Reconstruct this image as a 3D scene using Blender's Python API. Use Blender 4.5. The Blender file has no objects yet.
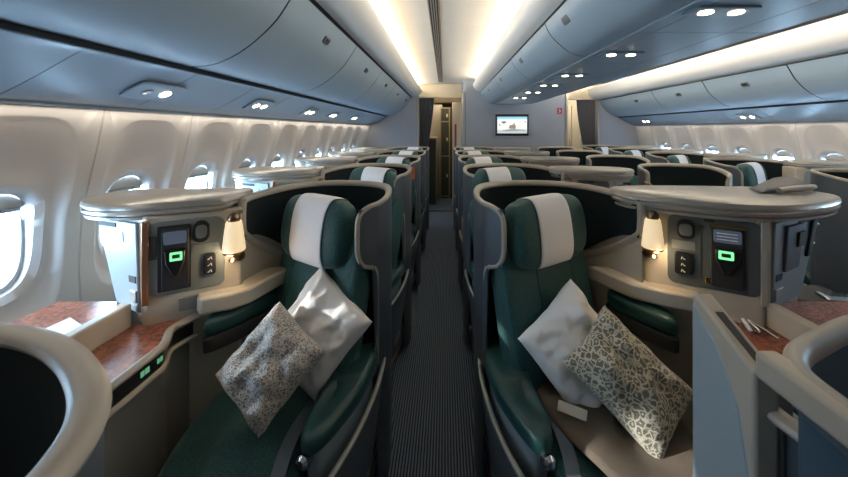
import bpy, bmesh, math, random
from mathutils import Vector, Matrix, noise
random.seed(7)
scene = bpy.context.scene
col = scene.collection
PI = math.pi

# ------------------------------------------------------------------ materials
def new_mat(name):
    m = bpy.data.materials.new(name); m.use_nodes = True
    return m, m.node_tree, m.node_tree.nodes['Principled BSDF']

def mat(name, c, rough=.5, metal=0, spec=.5, emit=None, es=0, bump=None, var=None, coat=0, sheen=0):
    m, nt, b = new_mat(name)
    b.inputs['Base Color'].default_value = (*c, 1)
    b.inputs['Roughness'].default_value = rough
    b.inputs['Metallic'].default_value = metal
    b.inputs['Specular IOR Level'].default_value = spec
    b.inputs['Coat Weight'].default_value = coat
    b.inputs['Sheen Weight'].default_value = sheen
    if emit:
        b.inputs['Emission Color'].default_value = (*emit, 1)
        b.inputs['Emission Strength'].default_value = es
    tc = nt.nodes.new('ShaderNodeTexCoord')
    if var:      # (scale, amount) soft mottling of the colour itself
        n = nt.nodes.new('ShaderNodeTexNoise'); n.inputs['Scale'].default_value = var[0]; n.inputs['Detail'].default_value = 5
        r = nt.nodes.new('ShaderNodeValToRGB')
        a = var[1]
        r.color_ramp.elements[0].position = .3; r.color_ramp.elements[1].position = .7
        r.color_ramp.elements[0].color = (*[x*(1-a) for x in c], 1)
        r.color_ramp.elements[1].color = (*[min(1, x*(1+a)) for x in c], 1)
        nt.links.new(tc.outputs['Object'], n.inputs['Vector']); nt.links.new(n.outputs['Fac'], r.inputs['Fac'])
        nt.links.new(r.outputs['Color'], b.inputs['Base Color'])
    if bump:     # (scale, strength)
        n = nt.nodes.new('ShaderNodeTexNoise'); n.inputs['Scale'].default_value = bump[0]; n.inputs['Detail'].default_value = 3
        bp = nt.nodes.new('ShaderNodeBump'); bp.inputs['Strength'].default_value = bump[1]; bp.inputs['Distance'].default_value = .004
        nt.links.new(tc.outputs['Object'], n.inputs['Vector']); nt.links.new(n.outputs['Fac'], bp.inputs['Height'])
        nt.links.new(bp.outputs['Normal'], b.inputs['Normal'])
    return m

M = {}
M['bin']    = mat('bin_laminate', (.26, .35, .43), .42, var=(3, .04))
M['binbot'] = mat('service_panel_laminate', (.21, .30, .385), .34, var=(3, .04))
M['dark']   = mat('dark_gap', (.015, .017, .02), .6)
M['ceil']   = mat('ceiling_panel', (.86, .80, .70), .6, var=(2, .02))
M['valance'] = mat('valance_laminate', (.62, .63, .62), .45)
M['wall']   = mat('sidewall_laminate', (.54, .525, .51), .55, bump=(260, .04))
M['bulk']   = mat('bulkhead_laminate', (.27, .30, .36), .6, var=(4, .03))
M['pocket'] = mat('window_bezel', (.58, .62, .66), .4)
M['shade']  = mat('window_shade', (.42, .40, .37), .55)
M['beige']  = mat('beige_moulding', (.36, .335, .29), .38, bump=(120, .03))
M['beigel'] = mat('beige_panel', (.44, .40, .33), .45, bump=(160, .03))
M['cap']    = mat('champagne_trim', (.40, .385, .35), .3, metal=.4)
M['liner']  = mat('dark_liner_fabric', (.007, .014, .018), .9, spec=.2, bump=(500, .3))
M['daylitliner'] = mat('daylit_liner', (.02, .055, .09), .7)  # shell liner with the blue daylight on it put into its colour
M['shell']  = mat('grey_shell', (.062, .078, .100), .42, bump=(200, .05))
M['shelld'] = mat('dark_shell', (.05, .06, .075), .5)
M['light']  = mat('pale_blue_grey_panel', (.24, .31, .36), .4)
M['panelg'] = mat('grey_side_panel', (.14, .145, .14), .5, var=(6, .08))
M['black']  = mat('black_plastic', (.012, .013, .015), .3)
M['blackm'] = mat('black_matte', (.018, .019, .021), .7)
M['bezel']  = mat('slate_bezel', (.11, .125, .125), .38, metal=.25)
M['bezell'] = mat('silver_bezel', (.24, .27, .27), .35, metal=.45)
M['chrome'] = mat('chrome', (.62, .64, .66), .16, metal=1)
M['bronze'] = mat('bronze', (.20, .14, .09), .3, metal=1)
M['gold']   = mat('brass', (.66, .47, .18), .25, metal=1)
M['copper'] = mat('copper_edge', (.42, .22, .12), .3, metal=.8)
M['white']  = mat('white_linen', (.85, .86, .90), .85, spec=.2, bump=(300, .12), sheen=.2)
M['whitep'] = mat('pillow_cotton', (.88, .87, .86), .9, spec=.15, bump=(60, .15), sheen=.2)
M['brown']  = mat('taupe_blanket', (.135, .105, .078), .9, bump=(350, .5), var=(12, .15), sheen=.2)
M['strap']  = mat('webbing_strap', (.10, .135, .18), .7, bump=(400, .2))
M['curtain'] = mat('curtain_cloth', (.13, .135, .15), .9, bump=(200, .2))
M['cream']  = mat('galley_cream', (.62, .54, .40), .5)
M['galleyd'] = mat('galley_locker', (.035, .045, .035), .5)
M['goldf']  = mat('locker_frame', (.40, .32, .18), .4, metal=.4)
M['red']    = mat('red_plate', (.32, .035, .05), .4)
M['flat_sheet']  = mat('white_matte', (.75, .74, .72), .8)
M['leaflet'] = mat('leaflet_print', (.30, .14, .09), .6, var=(40, .5))
M['orange'] = mat('orange_red_print', (.60, .14, .05), .6, var=(60, .5))
M['glowshade'] = mat('lamp_shade_glow', (.85, .74, .55), .6, emit=(1, .74, .42), es=.55)
M['glow']   = mat('reading_light_glow', (1, .9, .75), .4, emit=(1, .80, .52), es=14)
M['bulb']   = mat('lamp_bulb_glow', (1, .9, .75), .4, emit=(1, .75, .42), es=4)
M['green']  = mat('green_display', (.02, .1, .03), .3, emit=(.25, 1, .40), es=1.0)
M['stripgreen'] = mat('strip_green', (.02, .06, .03), .3, emit=(.3, .9, .5), es=.30)
M['bluedisp'] = mat('blue_display', (.02, .04, .08), .25, emit=(.25, .50, .90), es=.8)
M['screenb'] = mat('handset_screen', (.05, .07, .10), .15, emit=(.35, .45, .65), es=.10)
M['icon']   = mat('white_icon', (.7, .7, .7), .5)

def seat_fabric():
    m, nt, b = new_mat('green_seat_fabric')
    b.inputs['Roughness'].default_value = .62; b.inputs['Sheen Weight'].default_value = .15
    b.inputs['Specular IOR Level'].default_value = .35
    tc = nt.nodes.new('ShaderNodeTexCoord')
    v = nt.nodes.new('ShaderNodeTexVoronoi'); v.inputs['Scale'].default_value = 190
    r = nt.nodes.new('ShaderNodeValToRGB')
    r.color_ramp.elements[0].color = (.025, .125, .122, 1); r.color_ramp.elements[1].color = (.010, .056, .059, 1)
    r.color_ramp.elements[1].position = .6
    bp = nt.nodes.new('ShaderNodeBump'); bp.inputs['Strength'].default_value = .35; bp.inputs['Distance'].default_value = .002; bp.invert = True
    L = nt.links.new
    L(tc.outputs['Object'], v.inputs['Vector']); L(v.outputs['Distance'], r.inputs['Fac']); L(r.outputs['Color'], b.inputs['Base Color'])
    L(v.outputs['Distance'], bp.inputs['Height']); L(bp.outputs['Normal'], b.inputs['Normal'])
    return m
M['seat'] = seat_fabric()
M['leather'] = mat('green_leather', (.010, .054, .055), .42, bump=(150, .15))

def burl():
    m, nt, b = new_mat('red_burl_veneer')
    b.inputs['Roughness'].default_value = .28
    tc = nt.nodes.new('ShaderNodeTexCoord')
    n = nt.nodes.new('ShaderNodeTexNoise'); n.inputs['Scale'].default_value = 26; n.inputs['Detail'].default_value = 6; n.inputs['Distortion'].default_value = 2.4
    r = nt.nodes.new('ShaderNodeValToRGB')
    e = r.color_ramp.elements; e[0].position = .35; e[0].color = (.075, .020, .013, 1); e[1].position = .66; e[1].color = (.38, .13, .075, 1)
    L = nt.links.new
    L(tc.outputs['Object'], n.inputs['Vector']); L(n.outputs['Fac'], r.inputs['Fac']); L(r.outputs['Color'], b.inputs['Base Color'])
    return m
M['burl'] = burl()

def paisley(name, c0, c1, scale, dist, w0, w1):
    m, nt, b = new_mat(name)
    b.inputs['Roughness'].default_value = .85; b.inputs['Sheen Weight'].default_value = .2
    tc = nt.nodes.new('ShaderNodeTexCoord')
    n = nt.nodes.new('ShaderNodeTexNoise'); n.inputs['Scale'].default_value = scale*.7; n.inputs['Detail'].default_value = 2
    mx = nt.nodes.new('ShaderNodeVectorMath'); mx.operation = 'SCALE'; mx.inputs['Scale'].default_value = dist
    ad = nt.nodes.new('ShaderNodeVectorMath'); ad.operation = 'ADD'
    v = nt.nodes.new('ShaderNodeTexVoronoi'); v.feature = 'DISTANCE_TO_EDGE'; v.inputs['Scale'].default_value = scale
    v2 = nt.nodes.new('ShaderNodeTexVoronoi'); v2.inputs['Scale'].default_value = scale
    r = nt.nodes.new('ShaderNodeValToRGB'); e = r.color_ramp.elements
    e[0].position = w0; e[0].color = (*c0, 1); e[1].position = w1; e[1].color = (*c1, 1)
    r2 = nt.nodes.new('ShaderNodeValToRGB'); e = r2.color_ramp.elements      # pale eye in each motif
    e[0].position = .16; e[0].color = (1, 1, 1, 1); e[1].position = .24; e[1].color = (0, 0, 0, 1)
    mix = nt.nodes.new('ShaderNodeMixRGB'); mix.inputs['Color2'].default_value = (*c0, 1)
    bp = nt.nodes.new('ShaderNodeBump'); bp.inputs['Strength'].default_value = .25; bp.inputs['Distance'].default_value = .002
    L = nt.links.new
    L(tc.outputs['Object'], n.inputs['Vector']); L(n.outputs['Color'], mx.inputs[0])
    L(tc.outputs['Object'], ad.inputs[0]); L(mx.outputs['Vector'], ad.inputs[1])
    L(ad.outputs['Vector'], v.inputs['Vector']); L(ad.outputs['Vector'], v2.inputs['Vector'])
    L(v.outputs['Distance'], r.inputs['Fac']); L(v2.outputs['Distance'], r2.inputs['Fac'])
    L(r.outputs['Color'], mix.inputs['Color1']); L(r2.outputs['Color'], mix.inputs['Fac'])
    L(mix.outputs['Color'], b.inputs['Base Color'])
    L(r.outputs['Color'], bp.inputs['Height']); L(bp.outputs['Normal'], b.inputs['Normal'])
    return m
M['paisley_a'] = paisley('grey_scroll_print', (.62, .58, .53), (.20, .185, .17), 80, .030, .05, .16)
M['paisley_b'] = paisley('olive_scroll_print', (.56, .52, .42), (.135, .135, .105), 46, .030, .05, .15)

def carpet():
    m, nt, b = new_mat('ribbed_carpet')
    b.inputs['Roughness'].default_value = .6; b.inputs['Specular IOR Level'].default_value = .4
    tc = nt.nodes.new('ShaderNodeTexCoord')
    w = nt.nodes.new('ShaderNodeTexWave'); w.bands_direction = 'X'; w.inputs['Scale'].default_value = 21; w.inputs['Distortion'].default_value = .6
    w.inputs['Detail'].default_value = 1; w.inputs['Detail Scale'].default_value = .8
    r = nt.nodes.new('ShaderNodeValToRGB'); e = r.color_ramp.elements
    e[0].position = .25; e[0].color = (.005, .008, .012, 1); e[1].position = .8; e[1].color = (.15, .21, .29, 1)
    bp = nt.nodes.new('ShaderNodeBump'); bp.inputs['Strength'].default_value = .7; bp.inputs['Distance'].default_value = .006
    L = nt.links.new
    L(tc.outputs['Object'], w.inputs['Vector']); L(w.outputs['Color'], r.inputs['Fac']); L(r.outputs['Color'], b.inputs['Base Color'])
    L(w.outputs['Color'], bp.inputs['Height']); L(bp.outputs['Normal'], b.inputs['Normal'])
    return m
M['carpet'] = carpet()

def pane_mat():
    m = bpy.data.materials.new('window_glass'); m.use_nodes = True; nt = m.node_tree
    nt.nodes.remove(nt.nodes['Principled BSDF']); out = nt.nodes['Material Output']
    t = nt.nodes.new('ShaderNodeBsdfTransparent'); t.inputs['Color'].default_value = (.96, .98, 1, 1)
    g = nt.nodes.new('ShaderNodeBsdfGlossy'); g.inputs['Roughness'].default_value = .05
    mx = nt.nodes.new('ShaderNodeMixShader'); mx.inputs['Fac'].default_value = .06
    nt.links.new(t.outputs[0], mx.inputs[1]); nt.links.new(g.outputs[0], mx.inputs[2]); nt.links.new(mx.outputs[0], out.inputs['Surface'])
    return m
M['glass'] = pane_mat()

# ------------------------------------------------------------------ object helpers
def tag(o, label=None, cat=None, group=None, kind=None):
    if label: o['label'] = label
    if cat: o['category'] = cat
    if group: o['group'] = group
    if kind: o['kind'] = kind
    return o

def empty(name, loc, label=None, cat=None, group=None, kind=None):
    o = bpy.data.objects.new(name, None); col.objects.link(o); o.location = loc
    o.empty_display_size = .1
    return tag(o, label, cat, group, kind)

def children(o): return [c for c in bpy.data.objects if c.parent == o]

def copy_tree(o, parent=None):
    c = o.copy(); col.objects.link(c)
    if parent is not None: c.parent = parent
    for ch in children(o): copy_tree(ch, c)
    return c

class MB:
    """collects geometry, in world coordinates, then links it as one mesh object"""
    def __init__(s): s.bm = bmesh.new()
    def grid(s, rows, closed_u=False, closed_v=False, flip=False):
        vs = [[s.bm.verts.new(p) for p in r] for r in rows]
        n = len(vs); m = len(vs[0])
        for i in range(n if closed_v else n-1):
            for j in range(m if closed_u else m-1):
                q = [vs[i][j], vs[i][(j+1) % m], vs[(i+1) % n][(j+1) % m], vs[(i+1) % n][j]]
                if flip: q.reverse()
                try: s.bm.faces.new(q)
                except ValueError: pass
        return vs
    def cap(s, ring, flip=False):
        r = list(ring)
        if flip: r.reverse()
        try: s.bm.faces.new(r)
        except ValueError: pass
    def loft(s, loops, cap0=True, cap1=True):
        vs = s.grid(loops, closed_u=True)
        if cap0: s.cap(vs[0], True)
        if cap1: s.cap(vs[-1])
        return s
    def prism(s, poly, z0, z1):       # poly of (x,y)
        return s.loft([[(x, y, z0) for x, y in poly], [(x, y, z1) for x, y in poly]])
    def box(s, x0, x1, y0, y1, z0, z1):
        return s.prism([(x0, y0), (x1, y0), (x1, y1), (x0, y1)], z0, z1)
    def tube(s, path, ra, rb=None, n=10, closed=False, up=(0, 0, 1), caps=True):
        rb = rb or ra
        P = [Vector(p) for p in path]; rows = []; k = len(P); prev = None
        for i, p in enumerate(P):
            if closed: t = P[(i+1) % k] - P[i-1]
            else: t = P[min(i+1, k-1)] - P[max(i-1, 0)]
            if t.length < 1e-9: t = Vector((0, 1, 0))
            t.normalize()
            if prev is None:
                u = Vector(up)
                if abs(t.dot(u)) > .95: u = Vector((1, 0, 0))
                a = t.cross(u).normalized()
            else:
                a = (prev - t*prev.dot(t)).normalized()
            prev = a; b = a.cross(t).normalized()
            rows.append([p + a*ra*math.cos(2*PI*j/n) + b*rb*math.sin(2*PI*j/n) for j in range(n)])
        vs = s.grid(rows, closed_u=True, closed_v=closed)
        if caps and not closed: s.cap(vs[0], True); s.cap(vs[-1])
        return s
    def lathe(s, c, prof, n=24, axis=(0, 0, 1)):
        ax = Vector(axis).normalized(); q = Vector((0, 0, 1)).rotation_difference(ax)
        c = Vector(c)
        rows = [[c + q @ Vector((r*math.cos(2*PI*j/n), r*math.sin(2*PI*j/n), h)) for j in range(n)] for r, h in prof]
        return s.loft(rows)
    def build(s, name, m, parent=None, smooth=True, bevel=0, bseg=2, angle=35, sub=0):
        bm = s.bm
        bmesh.ops.recalc_face_normals(bm, faces=bm.faces)
        me = bpy.data.meshes.new(name); 
        base = parent_world(parent) if parent is not None else None
        if base is not None:
            for v in bm.verts: v.co -= base
        bm.to_mesh(me); bm.free()
        o = bpy.data.objects.new(name, me); col.objects.link(o)
        me.materials.append(m)
        if parent is not None: o.parent = parent
        if smooth:
            for p in me.polygons: p.use_smooth = True
            me.set_sharp_from_angle(angle=math.radians(angle))
        if bevel:
            md = o.modifiers.new('bevel', 'BEVEL'); md.width = bevel; md.segments = bseg; md.limit_method = 'ANGLE'; md.angle_limit = math.radians(40)
        if sub:
            md = o.modifiers.new('sub', 'SUBSURF'); md.levels = sub; md.render_levels = sub
        return o

def parent_world(p):
    v = Vector((0, 0, 0))
    while p is not None:
        v += p.location; p = p.parent
    return v

def struct(o, label=None): o['kind'] = 'structure'; return o

def spline(pts, n, closed=False):
    P = [Vector(p) for p in pts]; k = len(P); out = []
    segs = k if closed else k-1
    for i in range(segs):
        p0 = P[(i-1) % k] if closed or i > 0 else P[0]*2-P[1]
        p1 = P[i]; p2 = P[(i+1) % k]
        p3 = P[(i+2) % k] if closed or i+2 < k else P[-1]*2-P[-2]
        for j in range(n):
            t = j/n
            out.append(.5*((2*p1)+(-p0+p2)*t+(2*p0-5*p1+4*p2-p3)*t*t+(-p0+3*p1-3*p2+p3)*t**3))
    if not closed: out.append(P[-1])
    return out

def resample(pts, n):
    d = [0]
    for a, b in zip(pts, pts[1:]): d.append(d[-1]+(b-a).length)
    out = []
    j = 0
    for i in range(n):
        s = d[-1]*i/(n-1)
        while j < len(d)-2 and d[j+1] < s: j += 1
        f = (s-d[j])/max(1e-9, d[j+1]-d[j])
        out.append(pts[j].lerp(pts[j+1], min(1, max(0, f))))
    return out

def sgnpow(a, e): return math.copysign(abs(a)**e, a)

def slab(mb, c, U, V, N, hu, hv, hn, pu=6, ps=3.2, u0=-1, u1=1, nu=26, na=36, grow=0, a0=0, a1=2*PI, dome=0):
    """a stuffed slab: rounded section in V-N lofted along U, drawn in at both ends"""
    c = Vector(c); U = Vector(U).normalized(); V = Vector(V).normalized(); N = Vector(N).normalized()
    full = abs(a1-a0-2*PI) < 1e-6
    rows = []
    for i in range(nu+1):
        t = u0+(u1-u0)*i/nu
        if u0 == -1 and u1 == 1: t = -math.cos(PI*i/nu)
        s = max(0, 1-abs(t)**pu)**(1/pu)
        sv = max(.02, s); sn = max(.02, s)
        r = []
        for j in range(na if full else na+1):
            a = a0+(a1-a0)*j/na
            vv = sgnpow(math.cos(a), 2/ps); nn = sgnpow(math.sin(a), 2/ps)
            r.append(c+U*t*hu*(1 if not grow else 1)+V*vv*(hv*sv+grow)+N*nn*(hn*sn*(1+dome*(1-vv*vv))+grow))
        rows.append(r)
    if full: mb.loft(rows)
    else: mb.grid(rows)
    return mb

def pillow(name, m, c, n, roll, w, h, t, label, group=None, seed=0, wr=.012):
    n = Vector(n).normalized(); up = Vector((0, 0, 1)); e1 = up.cross(n).normalized(); e2 = n.cross(e1)
    a = math.radians(roll)
    U = e1*math.cos(a)+e2*math.sin(a); V = e2*math.cos(a)-e1*math.sin(a)
    c = Vector(c); mb = MB(); N_ = 40
    def pt(u, v, s):
        k = ((1-u**4)*(1-v**4))
        th = t*max(0, k)**.55
        pin = 1-.10*(1-u*u)*0
        x = u*w*(1-.07*(1-abs(v)**1.5)*abs(u)**2)
        y = v*h*(1-.07*(1-abs(u)**1.5)*abs(v)**2)
        p3 = Vector((u*2.2+seed, v*2.2, s*.4))
        wob = wr*noise.noise(p3)*2+wr*.6*noise.noise(p3*2.7)
        fold = wr*.8*math.sin(6*(u+.6*v)+3*noise.noise(p3*1.5))*max(0, k)**.3
        return Vector((x, y, 0)), s*(th+fold*.5)+wob*(.4+max(0, k))
    rows_f, rows_b = [], []
    for i in range(N_+1):
        v = math.sin(PI*(i/N_-.5))*.5+(-1+2*i/N_)*.5
        rf, rb = [], []
        for j in range(N_+1):
            u = math.sin(PI*(j/N_-.5))*.5+(-1+2*j/N_)*.5
            p, z = pt(u, v, 1); rf.append(c*0+Vector((p.x, p.y, z)))
            edge = i in (0, N_) or j in (0, N_)
            if edge: rb.append(rf[-1].copy())
            else:
                p, z = pt(u, v, -1); rb.append(Vector((p.x, p.y, z)))
        rows_f.append(rf); rows_b.append(rb)
    bm = mb.bm
    mb.grid(rows_f); mb.grid(rows_b, flip=True)
    bmesh.ops.remove_doubles(bm, verts=bm.verts, dist=1e-5)
    o = mb.build(name, m, None, angle=80)
    R = Matrix((U, V, n)).transposed().to_4x4()
    o.matrix_world = Matrix.Translation(c) @ R
    return tag(o, label, 'pillow', group)

# ------------------------------------------------------------------ camera
H0 = 1.62; F = 345.0
cam = bpy.data.cameras.new('camera'); co = bpy.data.objects.new('camera', cam); col.objects.link(co)
co.location = (0, 0, H0); co.rotation_euler = (PI/2, 0, 0)
cam.sensor_width = 36; cam.lens = 36*F/848
cam.shift_x = -(445-424)/848; cam.shift_y = -(238.5-130)/848
cam.clip_start = .02
cam.dof.use_dof = True; cam.dof.focus_distance = 1.9; cam.dof.aperture_fstop = 5.0
scene.camera = co

# ------------------------------------------------------------------ the hull
YF, YB, YS, YC, YE = -1.3, 10.2, 6.9, 6.25, 7.0
mb = MB(); mb.box(-2.2, 4.6, YF-.1, YB+.1, -.1, 0)
struct(mb.build('floor', M['carpet'], smooth=False))
def lw(H):          # left sidewall: lateral position by height
    return -1.585-.035*max(0, 1-abs(H-1.0)/.6)+max(0, H-1.25)*.17
def rw(H): return -lw(H)+2.30
WZ0, WZ1, WC = .46, 1.76, 1.19
def sidewall(name, xf, sg, ys):
    """moulded sidewall: one panel per window, each with its scooped reveal and its opening"""
    mb = MB()
    for yc in ys:
        ang = sorted(set([2*PI*k/72 for k in range(72)]+[math.atan2(dz, dy) % (2*PI) for dy in (-.2665, .2665) for dz in (WZ1-WC, WZ0-WC)]))
        def loop(hw, up, dn, e, dep):
            r = []
            for a in ang:
                ca, sa = math.cos(a), math.sin(a); hh = up if sa >= 0 else dn
                if e == 0: k = min(hw/max(1e-6, abs(ca)), hh/max(1e-6, abs(sa)))
                else: k = (abs(ca/hw)**e+abs(sa/hh)**e)**(-1/e)
                y = yc+ca*k; z = WC+sa*k
                d = dep(z) if callable(dep) else dep
                r.append((xf(z)+sg*d, y, z))
            return r
        pd = lambda z: .004+.030*min(1, max(0, (1.67-z)/.35))
        mb.grid([loop(.2665, WZ1-WC, WC-WZ0, 0, .006), loop(.262, WZ1-WC-.002, WC-WZ0-.002, 0, 0),
                 loop(.208, .485, .33, 4.2, 0), loop(.200, .476, .322, 4.2, .004), loop(.190, .465, .312, 4, .014),
                 loop(.175, .30, .285, 3.4, pd), loop(.160, .232, .236, 3.2, .040), loop(.152, .224, .228, 3.2, .036), loop(.128, .196, .200, 3.1, .050), loop(.122, .190, .194, 3.1, .085)], closed_u=True)
    y0, y1 = ys[0]-.2665, ys[-1]+.2665
    top = [(xf(WZ1), WZ1), (xf(WZ1), 2.75)]; bot = [(xf(0), 0), (xf(.25), .25), (xf(WZ0), WZ0)]
    for pr, zz_ in ((top, WZ1), (bot, WZ0)):
        mb.grid([[(x+(sg*.006 if z == zz_ else 0), yy_, z) for yy_ in (YF, y0, y1, YE)] for x, z in pr])
    zs = [WZ0+(WZ1-WZ0)*i/10 for i in range(11)]
    mb.grid([[(xf(z), YF, z), (xf(z), y0-.005, z), (xf(z)+sg*.006, y0, z)] for z in zs]); mb.grid([[(xf(z)+sg*.006, y1, z), (xf(z), y1+.005, z), (xf(z), YE, z)] for z in zs])
    return struct(mb.build(name, M['wall'], angle=50))
YL = [1.26+.533*k for k in range(-1, 10)]
YR = [3.495+.533*k for k in range(-4, 6)]
sidewall('wall_left', lw, -1, YL); sidewall('wall_right', rw, 1, YR)

def window(name, x, sg, yc, parent=None):
    root = empty(name, (x, yc, WC), kind='structure')
    def ring(hw, hh, e, xx, n=56):
        return [(xx, yc+sgnpow(math.cos(2*PI*j/n), 2/e)*hw, WC+.002+sgnpow(math.sin(2*PI*j/n), 2/e)*hh) for j in range(n)]
    f = MB(); f.grid([ring(.134, .202, 3.1, x+sg*.082), ring(.112, .180, 3, x+sg*.078), ring(.108, .176, 3, x+sg*.11), ring(.136, .204, 3.1, x+sg*.11)], closed_u=True, closed_v=True)
    f.build('window_frame', M['pocket'], root)
    g = MB(); g.loft([ring(.125, .19, 3, x+sg*.100), ring(.125, .19, 3, x+sg*.104)]); g.build('window_pane', M['glass'], root)
    s = MB(); zz = WC+.125
    s.box(min(x+sg*.060, x+sg*.068), max(x+sg*.060, x+sg*.068), yc-.108, yc+.108, zz, WC+.20)
    sh = s.build('window_shade', M['shade'], root, bevel=.003)
    l = MB(); l.box(min(x+sg*.048, x+sg*.070), max(x+sg*.048, x+sg*.070), yc-.09, yc+.09, zz-.010, zz+.006)
    l.build('shade_grip', M['bezell'], sh, bevel=.004)
    return root
w0 = window('window_1', lw(WC), -1, YL[0]); k = 1
for yc in YL[1:]:
    k += 1; c = copy_tree(w0); c.name = 'window_%d' % k; c.location.y = yc
k += 1; w1 = window('window_%d' % k, rw(WC), 1, YR[0])
for yc in YR[1:]:
    k += 1; c = copy_tree(w1); c.name = 'window_%d' % k; c.location.y = yc

# outer roof and end walls close the cabin
mb = MB(); mb.box(-2.2, 4.6, YF-.1, YB+.1, 2.72, 2.8); struct(mb.build('trim_1', M['bulk'], smooth=False))
mb = MB(); mb.box(-1.75, 4.1, YF-.08, YF, 0, 2.75); struct(mb.build('wall_front', M['bulk'], smooth=False))
mb = MB(); mb.box(-2.0, 4.4, YB, YB+.08, 0, 2.75); struct(mb.build('wall_back', M['cream'], smooth=False))

# aisle ceilings: gently arched, with cross joints
def ceiling(name, x0, x1, zc):
    mb = MB(); ys = [YF, -.2, .85, 1.93, 3.0, 4.07, 5.05, 6.1, YS]
    for a, b in zip(ys, ys[1:]):
        rows = []
        for y, dz in ((a, .012), (a+.004, 0), (b-.004, 0), (b, .012)):
            rows.append([(x0+(x1-x0)*i/16, y, zc+dz-.05*abs(2*i/16-1)**2.5) for i in range(17)])
        mb.grid(rows)
    return struct(mb.build(name, M['ceil'], angle=60))
ceiling('ceiling', -.75, .75, 2.545)
ceiling('ceiling_right', 1.62, 3.05, 2.60)
# dark grille running down the ceiling centre line
g = MB(); g.box(-.125, -.040, YF, 6.6, 2.536, 2.545)
gr = tag(g.build('ceiling_grille', M['dark'], smooth=False), 'long dark slotted grille running down the cream aisle ceiling', 'ceiling grille')
s = MB()
for x in (-.122, -.102, -.084, -.066, -.046): s.box(x-.004, x+.004, YF, 6.6, 2.528, 2.538)
s.build('slat', M['beige'], gr, smooth=False)

# ------------------------------------------------------------------ overhead bins
def arc_rows(prof, ys): return [[(x, y, z) for x, z in prof] for y in ys]
def prof_spline(p, n=5): return [(v.x, v.y) for v in spline([(a, b, 0) for a, b in p], n)]
doorL = prof_spline([(-1.150, 1.905), (-1.03, 1.925), (-.90, 1.995), (-.77, 2.115), (-.675, 2.262)])
doorR = [(2*1.16-x+.08, z-.018) for x, z in doorL]
DR = 3.45/1.15
doorR = prof_spline([(3.45, 1.882), (3.36, 1.905), (3.25, 1.965), (3.14, 2.07), (3.06, 2.20)])
doorCl = prof_spline([(.850, 2.062), (.765, 2.085), (.69, 2.14), (.635, 2.20), (.605, 2.262)])
doorCr = [(2.30-x, z) for x, z in doorCl]
def bin_run(door, back, bounds, latch_t, latch_y, labels, group, ls):
    for (y0, y1), lab in zip(zip(bounds, bounds[1:]), labels):
        root = empty('overhead_bin', (door[len(door)//2][0], (y0+y1)/2, door[0][1]), lab, 'overhead bin', group)
        g = .004
        m = MB(); nx = []
        poly = door+back
        m.loft([[(x, y0+g, z) for x, z in [(x+(back[0][0]-x)*.02, z+.006) for x, z in poly]], [(x, y1-g, z) for x, z in [(x+(back[0][0]-x)*.02, z+.006) for x, z in poly]]])
        m.build('bin_body', M['dark'], root, smooth=False)
        m = MB(); cx, cz = back[0]
        inn = [(x+(cx-x)*.03, z+(cz-z)*.03) for x, z in door]
        r = [arc_rows(door, [y0+.006+((y1-y0-.012)*i/4)])[0]+[(a, y0+.006+((y1-y0-.012)*i/4), b) for a, b in reversed(inn)] for i in range(5)]
        m.loft(r)
        dr = m.build('bin_door', M['bin'], root, bevel=.004)
        x, z = door[latch_t]; x2, z2 = door[latch_t+1]; t = Vector((x2-x, 0, z2-z)).normalized(); nrm = Vector((t.z, 0, -t.x))*ls
        yc = y0+min(latch_y, (y1-y0)*.75)
        m = MB()
        p = Vector((x, yc, z)); Y = Vector((0, 1, 0))
        slab(m, p+nrm*.004, Y, t, nrm, .045, .024, .007, nu=10, na=16)
        lt = m.build('latch', M['bezel'], dr)
        m = MB(); slab(m, p+nrm*.010+t*.004, Y, t, nrm, .028, .012, .005, nu=8, na=12); m.build('latch_paddle', M['black'], lt)
bl = [.50, 1.57, 2.64, 3.71, 4.78, 5.85, 6.86]
ordn = ['nearest the camera', 'second from the camera', 'third from the camera', 'third from the bulkhead', 'second from the bulkhead', 'touching the rear bulkhead']
bin_run(doorL, [(-.72, 2.28), (-1.46, 2.28), (-1.46, 1.93)], bl, 17, .55, ['blue grey curved overhead bin on left, '+t for t in ordn], 'overhead bins along the left wall', 1)
br = [2.06, 3.09, 4.11, 5.13, 6.86]
ordr = ['cut off by the right edge of view', 'second from the right edge', 'third from the right edge', 'against the rear bulkhead']
bin_run(doorR, [(3.10, 2.22), (3.78, 2.22), (3.78, 1.905)], br, 16, .50, ['overhead bin above the far right windows, '+t for t in ordr], 'overhead bins along the right wall', -1)
bc = [1.02, 2.09, 3.16, 4.23, 5.30, 5.85]
ordc = ['nearest the camera', 'second from the camera', 'middle one of five', 'second from the bulkhead', 'short end one by the bulkhead']
bin_run(doorCl, [(.66, 2.28), (1.13, 2.28), (1.13, 2.09)], bc, 15, .80, ['aisle facing bin of the blue centre row, '+t for t in ordc], 'overhead bins of the centre row', 1)
mb = MB(); mb.loft([[(x, y, z) for x, z in doorCr+[(1.64, 2.28), (1.17, 2.28), (1.17, 2.09)]] for y in (1.02, 5.85)]); struct(mb.build('trim_30', M['bin']))

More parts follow.
